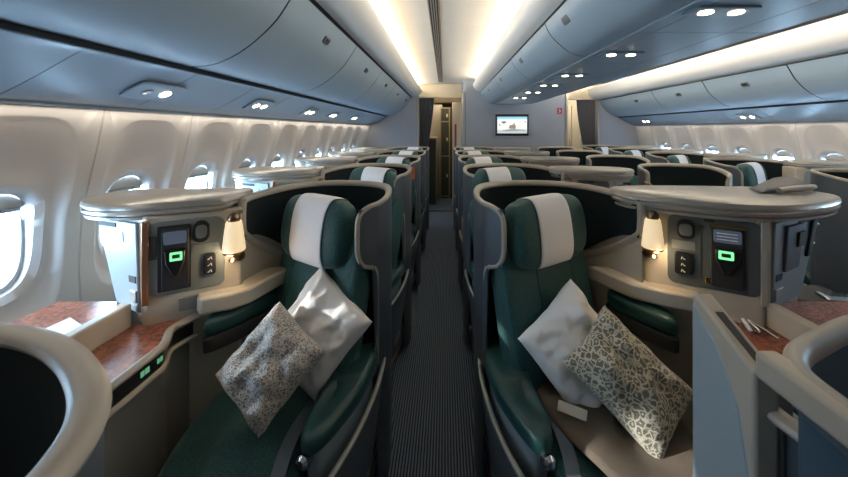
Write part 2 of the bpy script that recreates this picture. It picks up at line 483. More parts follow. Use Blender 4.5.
# bullnose valances, service channels (structure)
def extr(name, prof, y0, y1, m, thick=.02, up=True):
    mb = MB(); n = len(prof); inn = []
    for i, (x, z) in enumerate(prof):
        a = prof[max(0, i-1)]; b = prof[min(n-1, i+1)]; t = Vector((b[0]-a[0], b[1]-a[1])).normalized()
        inn.append((x-t.y*thick*up, z+t.x*thick*up))
    poly = prof+inn[::-1]
    mb.loft([[(x, y0, z) for x, z in poly], [(x, y1, z) for x, z in poly]])
    return struct(mb.build(name, m))
vL = prof_spline([(-.655, 2.272), (-.585, 2.285), (-.515, 2.325), (-.470, 2.390), (-.475, 2.425), (-.52, 2.44)], 4)
extr('trim_2', vL, YF, YS, M['valance'], .012, 1)
vC = prof_spline([(.600, 2.275), (.545, 2.30), (.500, 2.345), (.482, 2.400), (.495, 2.432), (.55, 2.445)], 4)
extr('trim_3', vC, YF, 5.95, M['valance'], .012, -1)
vCr = [(2.30-x, z) for x, z in vC]
extr('trim_4', vCr, YF, 5.95, M['valance'], .012, 1)
vR = prof_spline([(3.045, 2.212), (2.965, 2.235), (2.895, 2.285), (2.862, 2.36), (2.862, 2.43), (2.90, 2.46)], 4)
extr('trim_5', vR, YF, YS, M['valance'], .012, -1)
# dark grooves above the doors
mb = MB(); mb.box(-.70, -.652, YF, YS, 2.270, 2.30); struct(mb.build('trim_6', M['dark'], smooth=False))
mb = MB(); mb.box(3.05, 3.09, YF, YS, 2.205, 2.24); struct(mb.build('trim_7', M['dark'], smooth=False))
# service channel between wall and bin
def service(name, prof, x_line, z_line, y0, y1, joints):
    ys = [y0]+[y for y in joints if y0 < y < y1]+[y1]
    mb = MB()
    for a, b in zip(ys, ys[1:]):
        n = len(prof); inn = [(x, z+.02) for x, z in prof]
        poly = prof+inn[::-1]
        mb.loft([[(x, a+.002, z) for x, z in poly], [(x, b-.002, z) for x, z in poly]])
    struct(mb.build(name, M['binbot']))
psL = prof_spline([(-1.495, 1.722), (-1.44, 1.738), (-1.32, 1.800), (-1.20, 1.868), (-1.165, 1.882)], 4)
service('trim_8', psL, 0, 0, YF, YS, [.1+.51*k for k in range(14)])
psR = prof_spline([(3.80, 1.708), (3.74, 1.722), (3.64, 1.775), (3.52, 1.838), (3.475, 1.862)], 4)
service('trim_9', psR, 0, 0, YF, YS, [.3+.51*k for k in range(14)])
mb = MB(); mb.box(-1.20, -1.152, YF, YS, 1.884, 1.903); struct(mb.build('trim_10', M['dark'], smooth=False))
mb = MB(); mb.box(3.462, 3.50, YF, YS, 1.862, 1.880); struct(mb.build('trim_11', M['dark'], smooth=False))
mb = MB(); mb.box(-1.515, -1.492, YF, YS, 1.712, 1.735); struct(mb.build('trim_12', M['bin'], smooth=False))
mb = MB(); mb.box(3.79, 3.815, YF, YS, 1.698, 1.72); struct(mb.build('trim_13', M['bin'], smooth=False))
# underside of the centre bins with its joints, and the rounded end
mb = MB()
ys = [YF+.71*k for k in range(10)]+[5.82]
for a, b in zip(ys, ys[1:]):
    for x0, x1 in ((.852, .925), (.929, 1.262), (1.266, 1.448)):
        mb.box(x0, x1, a+.002, b-.002, 2.055, 2.075)
struct(mb.build('trim_14', M['binbot'], smooth=False))
mb = MB()
endp = [(.53, 2.44)]+[(x, z) for x, z in doorCl[::-1]]+[(x, z) for x, z in doorCr]+[(1.77, 2.44)]
rows = []
for i in range(9):
    a = PI/2*i/8; k = math.cos(a); 
    rows.append([(1.15+(x-1.15)*(.72+.28*k), 5.85+.32*math.sin(a), 2.44-(2.44-z)*(.25+.75*k)) for x, z in endp])
mb.loft(rows); struct(mb.build('trim_15', M['bin']))

# reading lights
def read_light(name, c, U, V, N, label, group, glow=(1, 1), spread=.09, size=(.16, .06)):
    c = Vector(c); root = empty(name, c, label, 'reading light', group)
    m = MB(); slab(m, c, U, V, N, size[0], size[1], .006, nu=12, na=20, pu=8, ps=5); m.build('light_bezel', M['binbot'], root)
    for s_, g_ in zip((-1, 1), glow):
        U_ = Vector(U).normalized(); m = MB(); p = c+U_*spread*s_+Vector(N).normalized()*.006
        m.lathe(p, [(.024, 0), (.024, .003), (.019, .004), (.0, .0042)], 18, N)
        m.build('light_lens', M['glow'] if g_ else M['chrome'], root)
    return root
for i, y in enumerate((1.25, 1.96, 2.71, 3.31, 3.92, 4.6)):
    t = ['nearest pair of glowing reading lights under the centre bins', 'second pair of reading lights under the centre bins', 'third pair of reading lights under the centre bins', 'fourth pair of reading lights under the centre bins', 'fifth pair of reading lights under the centre bins', 'farthest pair of reading lights under the centre bins'][i]
    read_light('reading_light', (1.0, y, 2.052), (1, 0, 0), (0, 1, 0), (0, 0, -1), t, 'reading lights under the centre bins', spread=.055, size=(.115, .05))
tl = Vector((.12, 0, .063)).normalized(); nl = Vector((.063, 0, -.12)).normalized()
for i, y in enumerate((1.57, 2.45, 3.35, 4.05, 5.0)):
    t = ['nearest reading light panel on the left wall channel', 'second reading light panel along the left wall channel', 'third reading light panel along the left wall channel', 'fourth reading light panel along the left wall channel', 'farthest reading light panel on the left wall channel'][i]
    read_light('reading_light', Vector((-1.32, y, 1.80))+nl*.008, (0, 1, 0), tl, nl, t, 'reading lights on the left wall channel', spread=.05, size=(.13, .065), glow=(0, 1) if i == 0 else (1, 1))
tr = Vector((.12, 0, -.063)).normalized(); nr = Vector((-.063, 0, -.12)).normalized()
for i, y in enumerate((2.9, 4.12, 6.2)):
    t = ['reading light panel over the near right windows', 'bright reading light panel over the far right windows', 'small reading light by the right rear bulkhead'][i]
    read_light('reading_light', Vector((3.62, y, 1.785))+nr*.008, (0, 1, 0), tr, nr, t, 'reading lights on the right wall channel', spread=.06, size=(.13, .06))

# ------------------------------------------------------------------ bulkheads, doorways, galley
mb = MB(); mb.prism([(-1.75, 6.9), (-.56, 6.9), (-.53, 6.92), (-.53, 6.98), (-1.75, 6.98)], 0, 2.36)
struct(mb.build('wall_back_left', M['bulk']))
mb = MB(); mb.prism([(.34, 6.28), (.37, 6.25), (2.17, 6.25), (2.20, 6.28), (2.20, 7.3), (.34, 7.3)], 0, 2.60)
struct(mb.build('wall_back_centre', M['bulk'], bevel=.01))
mb = MB(); mb.prism([(3.08, 6.9), (4.1, 6.9), (4.1, 6.98), (3.05, 6.98), (3.05, 6.92)], 0, 2.40)
struct(mb.build('wall_back_right', M['bulk']))
# pale edge strips on the doorways
for i, (x, y) in enumerate(((-.535, 6.89), (.335, 6.24), (2.205, 6.24), (3.065, 6.89))):
    m = MB(); m.box(x-.018, x+.018, y-.01, y+.06, 0, 2.3); struct(m.build('trim_%d' % (16+i), M['cap'], bevel=.006))
m = MB(); m.box(-.55, .36, 6.93, 7.0, 2.28, 2.62); m.box(-.55, .36, 6.90, 6.94, 2.262, 2.29); struct(m.build('trim_20', M['cream'], bevel=.008))
m = MB(); m.box(2.18, 3.08, 6.93, 7.0, 2.24, 2.62); m.box(2.18, 3.08, 6.90, 6.94, 2.225, 2.25); struct(m.build('trim_21', M['cream'], bevel=.008))
m = MB(); m.box(-.80, .50, 7.0, 9.9, 2.30, 2.36); struct(m.build('ceiling_galley', M['ceil']))
m = MB(); m.box(-.62, -.58, 6.98, 10.2, 0, 2.75); m.box(.36, .40, 7.3, 10.2, 0, 2.75); struct(m.build('wall_galley', M['cream'], smooth=False))
m = MB(); m.box(2.0, 4.6, 8.2, 8.25, 0, 2.75); m.box(4.1, 4.15, 6.9, 8.2, 0, 2.75); struct(m.build('wall_galley_right', M['cream'], smooth=False))
m = MB(); m.box(-.55, .36, 6.86, 7.0, 0, .02); struct(m.build('trim_22', M['shelld'], smooth=False))

def curtain(name, x0, x1, y, ztop, zbot, xb0, xb1, label):
    mb = MB(); rows = []
    for i in range(25):
        f = i/24; z = ztop+(zbot-ztop)*f; g = min(1, f/.72)**1.4
        a = x0+(xb0-x0)*g; b = x1+(xb1-x1)*g; r = []
        for j in range(61):
            t = j/60
            r.append((a+(b-a)*t, y+.030*math.sin(t*PI*2*7)*(1-.4*f)+.006*math.sin(5*t+6*f), z))
        rows.append(r)
    rows2 = [[(x, yy+.006, z) for x, yy, z in r] for r in rows]
    mb.grid(rows); mb.grid(rows2, flip=True)
    o = mb.build(name, M['curtain'], angle=80)
    return tag(o, label, 'curtain')
curtain('curtain', -.52, -.22, 6.99, 2.27, .25, -.515, -.43, 'dark grey curtain gathered at the left galley doorway')
curtain('curtain', 2.66, 3.04, 6.98, 2.23, .25, 2.90, 3.05, 'dark grey curtain swept aside in the right galley doorway')
def rail(x0, x1, y, z, label):
    m = MB(); m.tube([(x0, y, z), (x1, y, z)], .010); return tag(m.build('curtain_rail', M['bronze']), label, 'curtain rail')
rail(-.53, .34, 7.03, 2.283, 'thin bronze curtain rail over the left doorway')
rail(2.2, 3.06, 7.03, 2.245, 'thin bronze curtain rail over the right doorway')

# galley lockers seen down the aisle
g = empty('galley_locker', (.09, 8.2, 0), 'tall dark green galley locker with gold frame beyond the doorway', 'locker')
m = MB(); m.box(-.10, .20, 8.2, 8.7, 0, 2.15); m.build('locker_body', M['galleyd'], g, smooth=False, bevel=.006)
for z0, z1 in ((.12, .98), (1.02, 1.80), (1.84, 2.10)):
    m = MB(); m.box(-.07, .10, 8.18, 8.2, z0, z1); d = m.build('locker_door', M['galleyd'], g, bevel=.006)
    m = MB(); m.box(.03, .07, 8.165, 8.18, (z0+z1)/2-.05, (z0+z1)/2+.03); m.build('door_latch', M['cream'], d, bevel=.004)
m = MB()
for x in (-.105, .105): m.box(x-.014, x+.014, 8.17, 8.2, 0, 2.16)
for z in (.05, 1.0, 1.82, 2.14): m.box(-.10, .11, 8.172, 8.198, z-.012, z+.012)
m.build('locker_frame', M['goldf'], g, smooth=False)
g = empty('galley_counter', (-.38, 7.8, 0), 'galley counter with gold edge left of the dark locker', 'counter')
m = MB(); m.box(-.57, -.19, 7.5, 8.4, 0, 1.42); m.build('counter_body', M['galleyd'], g, smooth=False, bevel=.006)
m = MB(); m.box(-.575, -.175, 7.48, 8.42, 1.421, 1.46); m.build('counter_top', M['goldf'], g, bevel=.008)
m = MB(); m.box(-.20, -.175, 7.465, 7.48, .02, 1.42); m.build('corner_post', M['goldf'], g, bevel=.004)
g = empty('wall_post', (.28, 7.34, 0), 'cream doorway post with a red stripe right of the galley locker', 'door post')
m = MB(); m.prism([(.16, 7.45), (.345, 7.36), (.345, 7.6), (.16, 7.6)], 0, 2.22); m.build('post_panel', M['cream'], g, bevel=.01)
m = MB(); m.prism([(.205, 7.418), (.245, 7.398), (.245, 7.405), (.205, 7.425)], 1.1, 1.75); m.build('post_stripe', M['red'], g, smooth=False)
for i, (x0, x1) in enumerate(((2.72, 2.98), (3.0, 3.26), (3.28, 3.62))):
    d = MB(); d.box(x0, x1, 8.15, 8.195, .0, 2.2)
    o = tag(d.build('galley_door', M['cream'], bevel=.012), ['narrow cream locker door left in the right doorway', 'middle cream locker door in the right doorway', 'cream locker door half behind the right curtain'][i], 'locker door')
    h = MB(); h.box(x1-.05, x1-.035, 8.13, 8.15, 1.2, 1.4); h.build('door_handle', M['goldf'], o, bevel=.004)

m = MB(); m.box(-.55, -.07, 8.55, 8.6, 0, 2.25); struct(m.build('trim_23', M['beigel'], smooth=False))
# wall screen
def tv_mat():
    m, nt, b = new_mat('television_picture')
    b.inputs['Base Color'].default_value = (.02, .02, .02, 1); b.inputs['Roughness'].default_value = .3
    tc = nt.nodes.new('ShaderNodeTexCoord'); sp = nt.nodes.new('ShaderNodeSeparateXYZ')
    mp = nt.nodes.new('ShaderNodeMapRange'); mp.inputs['From Min'].default_value = -.15; mp.inputs['From Max'].default_value = .15
    r = nt.nodes.new('ShaderNodeValToRGB'); r.color_ramp.interpolation = 'EASE'
    e = r.color_ramp.elements; e[0].position = 0; e[0].color = (.55, .62, .62, 1); e[1].position = 1; e[1].color = (.22, .52, .70, 1)
    for p, c in ((.12, (.50, .56, .56)), (.28, (.85, .84, .80)), (.80, (.92, .92, .90)), (.86, (.45, .72, .85))):
        x = e.new(p); x.color = (*c, 1)
    L = nt.links.new
    L(tc.outputs['Object'], sp.inputs[0]); L(sp.outputs['Z'], mp.inputs['Value']); L(mp.outputs[0], r.inputs['Fac'])
    L(r.outputs['Color'], b.inputs['Emission Color']); b.inputs['Emission Strength'].default_value = 1.0
    return m
TX, TZ = 1.21, 1.71
t = empty('wall_screen', (TX, 6.25, TZ), 'lit flat screen with pale harbour picture on the grey bulkhead', 'television')
m = MB(); m.box(TX-.345, TX+.345, 6.238, 6.252, TZ-.24, TZ+.24); m.build('screen_surround', M['bulk'], t, bevel=.006)
m = MB(); m.box(TX-.30, TX+.30, 6.220, 6.240, TZ-.195, TZ+.195); m.build('screen_frame', M['black'], t, bevel=.006)
m = MB(); m.box(TX-.268, TX+.268, 6.214, 6.222, TZ-.15, TZ+.15); pic = m.build('screen_picture', tv_mat(), t, smooth=False)
def em(name, c, e=.8): return mat(name, (.02, .02, .02), .4, emit=c, es=e)
m = MB(); m.loft([[(TX+x, 6.2138+d, TZ+z) for x, z in ((-.06, -.06), (.06, -.075), (.065, -.02), (.045, .01), (.035, .05), (.02, .01), (-.05, -.01))] for d in (0, -.001)]); m.build('picture_mass', em('pic_brown', (.36, .28, .22)), pic, smooth=False)
m = MB(); m.box(TX+.085, TX+.155, 6.2122, 6.2138, TZ-.075, TZ+.03); m.build('picture_block', em('pic_white', (1, 1, .98)), pic, smooth=False)
m = MB(); m.loft([[(TX+x, 6.2138+d, TZ+z) for x, z in ((-.20, .05), (-.15, .02), (-.10, .05), (-.12, .065), (-.15, .07), (-.18, .065))] for d in (0, -.001)]); m.build('picture_mass', em('pic_dark', (.22, .25, .25)), pic, smooth=False)
m = MB(); m.loft([[(TX+x, 6.2139+d, TZ+z) for x, z in ((-.20, -.10), (-.02, -.07), (.24, -.085), (.24, -.10), (-.10, -.115))] for d in (0, -.0012)]); m.build('picture_mass', em('pic_slate', (.36, .42, .42)), pic, smooth=False)
for xx in (-.225, .235):
    m = MB(); m.lathe((TX+xx, 6.2138, TZ+(.06 if xx > 0 else 0)), [(.012, 0), (.012, .001), (0, .001)], 12, (0, -1, 0)); m.build('picture_mark', em('pic_mark', (.2, .2, .25)), pic)
# small red sign
SX, SZ = 2.075, 1.965
t = empty('wall_sign', (SX, 6.25, SZ), 'small red square sign at the right end of the bulkhead', 'sign')
m = MB(); m.box(SX-.045, SX+.045, 6.240, 6.252, SZ-.055, SZ+.055); m.build('sign_plate', M['red'], t, bevel=.004)
m = MB(); m.tube([(SX-.018, 6.238, SZ+.028), (SX+.016, 6.238, SZ), (SX-.018, 6.238, SZ-.028)], .007, n=8); m.build('sign_mark', M['icon'], t)

# ------------------------------------------------------------------ the suites
def MP(xa, sg):
    def P(w, y, z): return Vector((xa+sg*w, y, z))
    return P
SHELL = [(.095, 1.445), (.035, 1.50), (.0, 1.62), (.03, 1.765), (.14, 1.87), (.30, 1.905), (.44, 1.86), (.545, 1.75), (.60, 1.62), (.62, 1.51)]
def shell_parts(P, path, root, Ht, Hb, fb, wing, rimloop, off, rim=(.013, .018), inner=.012, mlin='liner', mrim='beige'):
    """liner, outer skin and rim of a privacy shell. path: resampled plan points; Ht/Hb(t): top and bottom of liner"""
    n = len(path)
    def at(t, d):
        x = max(0, min(.99999, t))*(n-1); i = int(x); f = x-i; i = min(i, n-2)
        p = path[i].lerp(path[i+1], f); a = path[max(0, i-1)]; b = path[min(n-1, i+2)]
        tg = (b-a).normalized(); nrm = Vector((tg.y, -tg.x, 0))*off
        return p+nrm*d
    ts = [0, .02, .05, .08, wing-.002, wing+.002]+[wing+.03+(1-wing-.03)*i/40 for i in range(41)]
    m = MB(); rows = []
    for k in range(13):
        f = k/12; rows.append([P(*at(t, inner)[:2], Hb(t)+(Ht(t)-Hb(t))*f) for t in ts])
    rows2 = [[P(*at(t, inner-.008)[:2], Hb(t)+(Ht(t)-Hb(t))*f) for t in ts] for f in [k/12 for k in range(13)]]
    m.grid(rows); m.grid(rows2)
    m.build('shell_liner', M[mlin], root)
    m = MB(); rows = []
    for k in range(13):
        f = k/12; rows.append([P(*at(t, -.014)[:2], fb(t)+(Ht(t)-fb(t))*f) for t in ts])
    rows2 = [[P(*at(t, -.004)[:2], fb(t)+(Ht(t)-fb(t))*f) for t in ts] for f in [k/12 for k in range(13)]]
    m.grid(rows); m.grid(rows2)
    m.build('shell_skin', M['shell'], root)
    m = MB()
    pts = [P(*at(t, 0)[:2], h) for t, h in rimloop]
    m.tube(spline(pts, 3), rim[1], rim[0], n=12)
    m.build('shell_rim', M[mrim], root)
    return at

def smooth01(x): x = max(0, min(1, x)); return x*x*(3-2*x)

def make_seat(xa, sg, label, group, SH=SHELL, hw=.232, cu=(-.36, .54)):
    P = MP(xa, sg)
    root = empty('business_seat', P(.35, 1.45, 0), label, 'airline seat', group)
    path = resample(spline([(a, b, 0) for a, b in SH], 10), 60)
    W = .075
    Ht = lambda t: 1.285+.042*smooth01(t/.30)-.012*smooth01((t-.7)/.3)
    def Hb(t):
        if t < W: return 1.045
        if t < .62: return .50
        return .93+.22*smooth01((t-.62)/.36)
    def fb(t):
        if t < W: return 1.045
        return .04 if t < .62 else Hb(t)
    loop = [(W+.004, .60), (W+.004, .75), (W+.004, .90), (W+.003, .965), (W-.003, 1.005), (W-.016, 1.032), (.040, 1.042), (.022, 1.052), (.008, 1.075), (.001, 1.11), (0, 1.15), (0, 1.20), (.003, 1.240), (.014, 1.268), (.040, Ht(.04))]
    loop += [(t, Ht(t)) for t in [.075+.03*i for i in range(30)]]
    loop += [(.975, Ht(.97)-.002), (.995, 1.305), (1, 1.27), (1, 1.21), (.995, 1.17), (.97, 1.14), (.92, 1.09), (.86, 1.04), (.80, 1.0), (.74, .97), (.68, .945), (.62, .925)]
    at = shell_parts(P, path, root, Ht, Hb, fb, W, loop, 1)
    m = MB(); tl = [.60+.40*i/14 for i in range(15)]
    m.grid([[P(*at(t, d)[:2], z0+(Hb(t)-z0)*q) for t in tl] for d, qs in ((-.002, (0, .5, 1)), (-.012, (1, .5, 0))) for q in qs for z0 in (.5,)], closed_v=True)
    m.build('shell_base', M['beigel'], root)
    # facing frame: f points out of the seat, r towards the aisle
    a = math.radians(33)
    def D(dw, dy, dz=0): return (P(dw, dy, dz)-P(0, 0, 0))
    f = D(math.sin(a), -math.cos(a)); r = D(-math.cos(a), -math.sin(a))
    # backrest
    b0 = P(.375, 1.515, .50); b1 = P(.300, 1.660, 1.12)
    V = (b1-b0); hv = V.length/2; V.normalize(); N = (f-V*f.dot(V)).normalized()
    m = MB(); slab(m, (b0+b1)/2+r*.022, r, V, N, .268, hv+.03, .062, pu=9, ps=5); bk = m.build('backrest', M['seat'], root)
    m = MB()
    for s_ in (-.115, .115):
        m.tube([(b0+b1)/2+r*s_+V*(hv*k)+N*.0615 for k in (-.95, -.5, 0, .5, .95)], .0035, n=6)
    m.build('backrest_seam', M['leather'], bk)
    # headrest and its cloth
    hc = P(.318, 1.598, 1.162); hv_ = (V+Vector((0, 0, 1))*.6).normalized(); hN = (f-hv_*f.dot(hv_)).normalized()
    m = MB(); slab(m, hc, r, hv_, hN, hw, .150, .068, pu=4.5, ps=3.4, dome=.12); hd = m.build('headrest', M['seat'], root)
    m = MB(); slab(m, hc, r, hv_, hN, hw, .150, .068, pu=4.5, ps=3.4, dome=.12, u0=cu[0], u1=cu[1], nu=14, na=40, grow=.004, a0=-.25*PI, a1=.86*PI)
    cl = m.build('headrest_cloth', M['white'], hd)
    md = cl.modifiers.new('solid', 'SOLIDIFY'); md.thickness = .002; md.offset = 1
    # cushion
    poly = [(.16, 1.50), (.185, 1.30), (.215, 1.10), (.28, .97), (.43, .93), (.60, .975), (.67, 1.13), (.70, 1.35), (.66, 1.50), (.43, 1.60)]
    loop0 = spline([(x, y, 0) for x, y in poly], 6, closed=True); cw = sum((p.x for p in loop0))/len(loop0); cy = sum((p.y for p in loop0))/len(loop0)
    def ring(s_, z, droop=0): return [P(cw+(p.x-cw)*s_, cy+(p.y-cy)*s_, z-droop*max(0, 1.12-p.y)) for p in loop0]
    m = MB(); m.loft([ring(.93, .36), ring(.985, .385), ring(1.0, .43), ring(.99, .475, .1), ring(.955, .51, .2), ring(.88, .537, .25), ring(.75, .552, .25), ring(.5, .562, .2), ring(.2, .566), ring(.02, .567)])
    cu = m.build('seat_cushion', M['seat'], root, angle=80)
    m = MB(); m.tube([P(.22+.44*i/12, 1.36+.035*math.sin(PI*i/12), .564-.05*abs(i/6-1)**3) for i in range(13)], .004, n=6); m.build('cushion_seam', M['leather'], cu)
    m = MB(); m.loft([ring(.80, .02), ring(.82, .36)]); m.build('seat_pedestal', M['blackm'], root)
    # aisle side panel
    side = spline([(.03, 1.66, 0), (.0, 1.55, 0), (.0, 1.40, 0), (.035, 1.22, 0), (.10, 1.07, 0), (.17, .97, 0)], 8)
    sz = lambda k: .60-.015*k-.125*k*k
    ns = len(side)
    m = MB()
    outr = [[P(p.x+.07*(1-q), p.y, .03+(sz(i/(ns-1))-.03)*q) for i, p in enumerate(side)] for q in (0, .3, .6, .85, 1)]
    inr = [[P(p.x+.012+.07*(1-q), p.y+.004, .03+(sz(i/(ns-1))-.03)*q) for i, p in enumerate(side)] for q in (0, .3, .6, .85, 1)]
    m.grid(outr+inr[::-1], closed_v=True); m.build('aisle_panel', M['shell'], root, angle=60)
    m = MB(); m.tube([P(p.x+.006, p.y, sz(i/(ns-1))+.002) for i, p in enumerate(side)], .010, .007, n=8); m.build('panel_trim', M['bezell'], root)
    m = MB(); m.tube([P(p.x+.055, p.y, .10) for p in side], .006, .012, n=8); m.build('kick_trim', M['copper'], root)
    # arm: body and padded top
    arm = [(.045, 1.56), (.02, 1.46), (.035, 1.32), (.085, 1.19), (.14, 1.10), (.185, 1.10), (.205, 1.16), (.185, 1.30), (.165, 1.42), (.13, 1.53)]
    al = spline([(x, y, 0) for x, y in arm], 5, closed=True); aw = sum(p.x for p in al)/len(al); ay = sum(p.y for p in al)/len(al)
    def ar(s_, z): return [P(aw+(p.x-aw)*s_+.02*(1-s_), ay+(p.y-ay)*s_, z-.10*max(0, 1.35-p.y)) for p in al]
    m = MB(); m.loft([ar(.80, .20), ar(.86, .60)]); m.build('arm_body', M['light'], root)
    m = MB(); m.loft([ar(.93, .604), ar(.99, .612), ar(1.0, .632), ar(.985, .652), ar(.93, .665), ar(.75, .671), ar(.4, .673), ar(.02, .674)]); m.build('armrest', M['leather'], root, angle=80)
    m = MB(); p = P(.175, 1.085, .575); m.lathe(p, [(.018, -.02), (.022, -.01), (.022, .01), (.012, .02), (0, .021)], 16, D(.3, -1, .3)); m.build('arm_button', M['chrome'], root)
    # lap belt across the cushion
    m = MB(); bp = [(.235, 1.34, .566), (.250, 1.22, .573), (.255, 1.14, .560), (.250, 1.06, .535), (.245, 1.0, .500), (.245, .965, .44)]
    bs = spline(bp, 5); rows = [[P(p.x-.022, p.y, p.z), P(p.x+.022, p.y, p.z+.004), P(p.x+.022, p.y-.002, p.z), P(p.x-.022, p.y-.002, p.z-.004)] for p in bs]
    m.grid(rows, closed_u=True); m.build('seat_belt', M['strap'], root)
    return root

def face_tool(P, A, B):
    """work on a vertical face running in plan from A to B (w,y); s in metres from A, d outwards"""
    A = Vector((A[0], A[1], 0)); B = Vector((B[0], B[1], 0)); L = (B-A).length; t = (B-A)/L
    nrm = Vector((-t.y, t.x, 0))
    if nrm.y > 0: nrm = -nrm
    def Q(s, z, d): v = A+t*s+nrm*d; return P(v.x, v.y, z)
    def rr(m, s0, s1, z0, z1, d0, d1, r=.008, lean=0):
        r = min(r, abs(s1-s0)/2*.99, abs(z1-z0)/2*.99); c = []
        for (cs, cz, a0) in ((s1-r, z1-r, 0), (s0+r, z1-r, 90), (s0+r, z0+r, 180), (s1-r, z0+r, 270)):
            for i in range(6):
                a = math.radians(a0+18*i); c.append((cs+r*math.cos(a), cz+r*math.sin(a)))
        m.loft([[Q(s_, z, d0) for s_, z in c], [Q(s_, z, d1) for s_, z in c]])
        return m
    return Q, rr, L

def make_console(xa, sg, cfg, label, group, detail=True):
    P = MP(xa, sg); c = cfg
    root = empty('side_console', P(*c['F1'], 0), label, 'side console', group)
    F0, F1, F2, F3t, F3b, F4, F5 = (c[k] for k in ('F0', 'F1', 'F2', 'F3t', 'F3b', 'F4', 'F5'))
    bot = [F0, F1, F2, F3b, F4, F5]; top = [F0, F1, F2, F3t, F4, F5]
    m = MB(); m.loft([[P(*p, .05) for p in bot], [P(*p, .90) for p in bot], [P(*p, 1.288) for p in top]]); m.build('console_body', M['beigel'], root, bevel=.01, bseg=3)
    # the capping: three stacked mouldings with shadow gaps
    cp = spline([(x, y, 0) for x, y in c['cap']], 6, closed=True); cw = sum(p.x for p in cp)/len(cp); cy = sum(p.y for p in cp)/len(cp)
    def ring(d, z):
        out = []; n = len(cp)
        for i, p in enumerate(cp):
            tg = (cp[(i+1) % n]-cp[i-1]).normalized(); nr_ = Vector((tg.y, -tg.x, 0))
            if nr_.dot(p-Vector((cw, cy, 0))) < 0: nr_ = -nr_
            q = p-nr_*d; out.append(P(q.x, q.y, z))
        return out
    m = MB(); m.loft([ring(.022, 1.270), ring(.012, 1.273), ring(.010, 1.284), ring(.022, 1.286), ring(.022, 1.292), ring(.004, 1.294), ring(.001, 1.305), ring(.008, 1.312), ring(.008, 1.315), ring(0, 1.318), ring(.001, 1.330), ring(.005, 1.337), ring(.013, 1.341)])
    m.build('console_cap', M['cap'], root, angle=28)
    # instrument face
    Q, rr, L = face_tool(P, F1, F2)
    m = MB(); bs = c['bs']; rr(m, bs, L-.006, .975, 1.262, -.004, .006, .03); m.build('instrument_bezel', c['bez'], root, bevel=.003)
    m = MB(); rr(m, L-.010, L+.012, .95, 1.27, -.01, .012, .004); m.build('corner_strip', M[c['strip']], root, bevel=.003)
    if detail:
        u = lambda k: bs+k*(L-bs)
        def ic(s_, z, r=.005):
            m_ = MB(); rr(m_, s_-r, s_+r, z-r, z+r, .02, .0215, r); return m_
        if c['kind'] == 'A':
            jack, ctl, rec, slot = (.20, .43, 1.165, 1.255), (.12, .28, 1.03, 1.115), (.45, .86, .99, 1.245), (.86, .985, 1.12, 1.21)
        else:
            jack, ctl, rec, slot = (.10, .31, 1.165, 1.25), (.08, .27, 1.02, 1.11), (.40, .83, .985, 1.255), (.36, .385, 1.0, 1.225)
        m = MB(); rr(m, u(rec[0]), u(rec[1]), rec[2], rec[3], .006, .0075, .006); m.build('handset_bay', M['blackm'] if c['kind'] == 'A' else M['bezel'], root)
        m = MB(); rr(m, u(slot[0])+.004, u(slot[1])-.004, slot[2], slot[3], .006, .009, .004); m.build('card_slot', M['blackm'], root)
        m = MB(); rr(m, u(jack[0]), u(jack[1]), jack[2], jack[3], .006, .018, .028); j = m.build('jack_socket', M['black'], root, bevel=.003)
        m = MB(); rr(m, u(jack[0])+.010, u(jack[1])-.010, jack[2]+.018, jack[3]-.018, .018, .023, .016); k_ = m.build('socket_insert', M['bezel'], j, bevel=.002)
        for q in (-.010, .012): ic(u((jack[0]+jack[1])/2), (jack[2]+jack[3])/2+q, .004).build('socket_hole', M['blackm'], j)
        m = MB(); rr(m, u(ctl[0]), u(ctl[1]), ctl[2], ctl[3], .006, .020, .010); k_ = m.build('seat_control', M['black'], root, bevel=.003)
        for q in (.016, .042, .068):
            m = MB(); z = ctl[2]+q; s_ = u((ctl[0]+ctl[1])/2)
            m.tube([Q(s_-.006, z-.005, .021), Q(s_-.004, z+.005, .021), Q(s_+.004, z-.004, .021), Q(s_+.008, z-.004, .021)], .0016, n=6)
            m.build('control_icon', M['icon'], k_)
        m = MB(); rr(m, u(ctl[0])-.01, u(jack[1]), 1.122, 1.158, .006, .009, .004); m.build('metal_plate', M['bezell'], root)
        if c['kind'] == 'D':
            m = MB(); rr(m, u(.345), u(.40), 1.222, 1.232, .006, .014, .003); m.build('slot_clip', M['gold'], root)
            m = MB(); rr(m, u(.41), u(.47), 1.0, 1.028, .007, .02, .005); m.build('bay_latch', M['gold'], root, bevel=.003)
            m = MB(); rr(m, u(.40), u(.52), 1.247, 1.257, .006, .012, .003); m.build('vent_slot', M['blackm'], root)
        else:
            m = MB(); rr(m, u(.35), u(.60), .905, .955, -.01, .018, .003); m.build('label_plate', M['bezell'], root)
    # end door with stowage pocket
    Qe, re_, Le = face_tool(P, F2, F3b)
    m = MB()
    tl_ = Vector((*F3t, 0)); bl_ = Vector((*F3b, 0)); a_ = Vector((*F2, 0))
    def EP(u_, z, d):       # bilinear on the leaning end face
        k_ = max(0, (z-.90)/.388); e = bl_.lerp(tl_, k_); p = a_.lerp(e, u_); tg = (e-a_).normalized(); nn = Vector((-tg.y, tg.x, 0)); nn = -nn if nn.y > 0 else nn
        p = p+nn*d; return P(p.x, p.y, z)
    def plate(m_, u0, u1, z0, z1, d0, d1):
        m_.loft([[EP(u0, z0, d), EP(u1, z0, d), EP(u1, z1, d), EP(u0, z1, d)] for d in (d0, d1)]); return m_
    dr = plate(MB(), .14, .96, .915, 1.262, -.005, .010).build('stowage_door', c['door'], root, bevel=.005)
    plate(MB(), .40, .43, .96, 1.22, .009, .0112).build('door_joint', M['blackm'], dr)
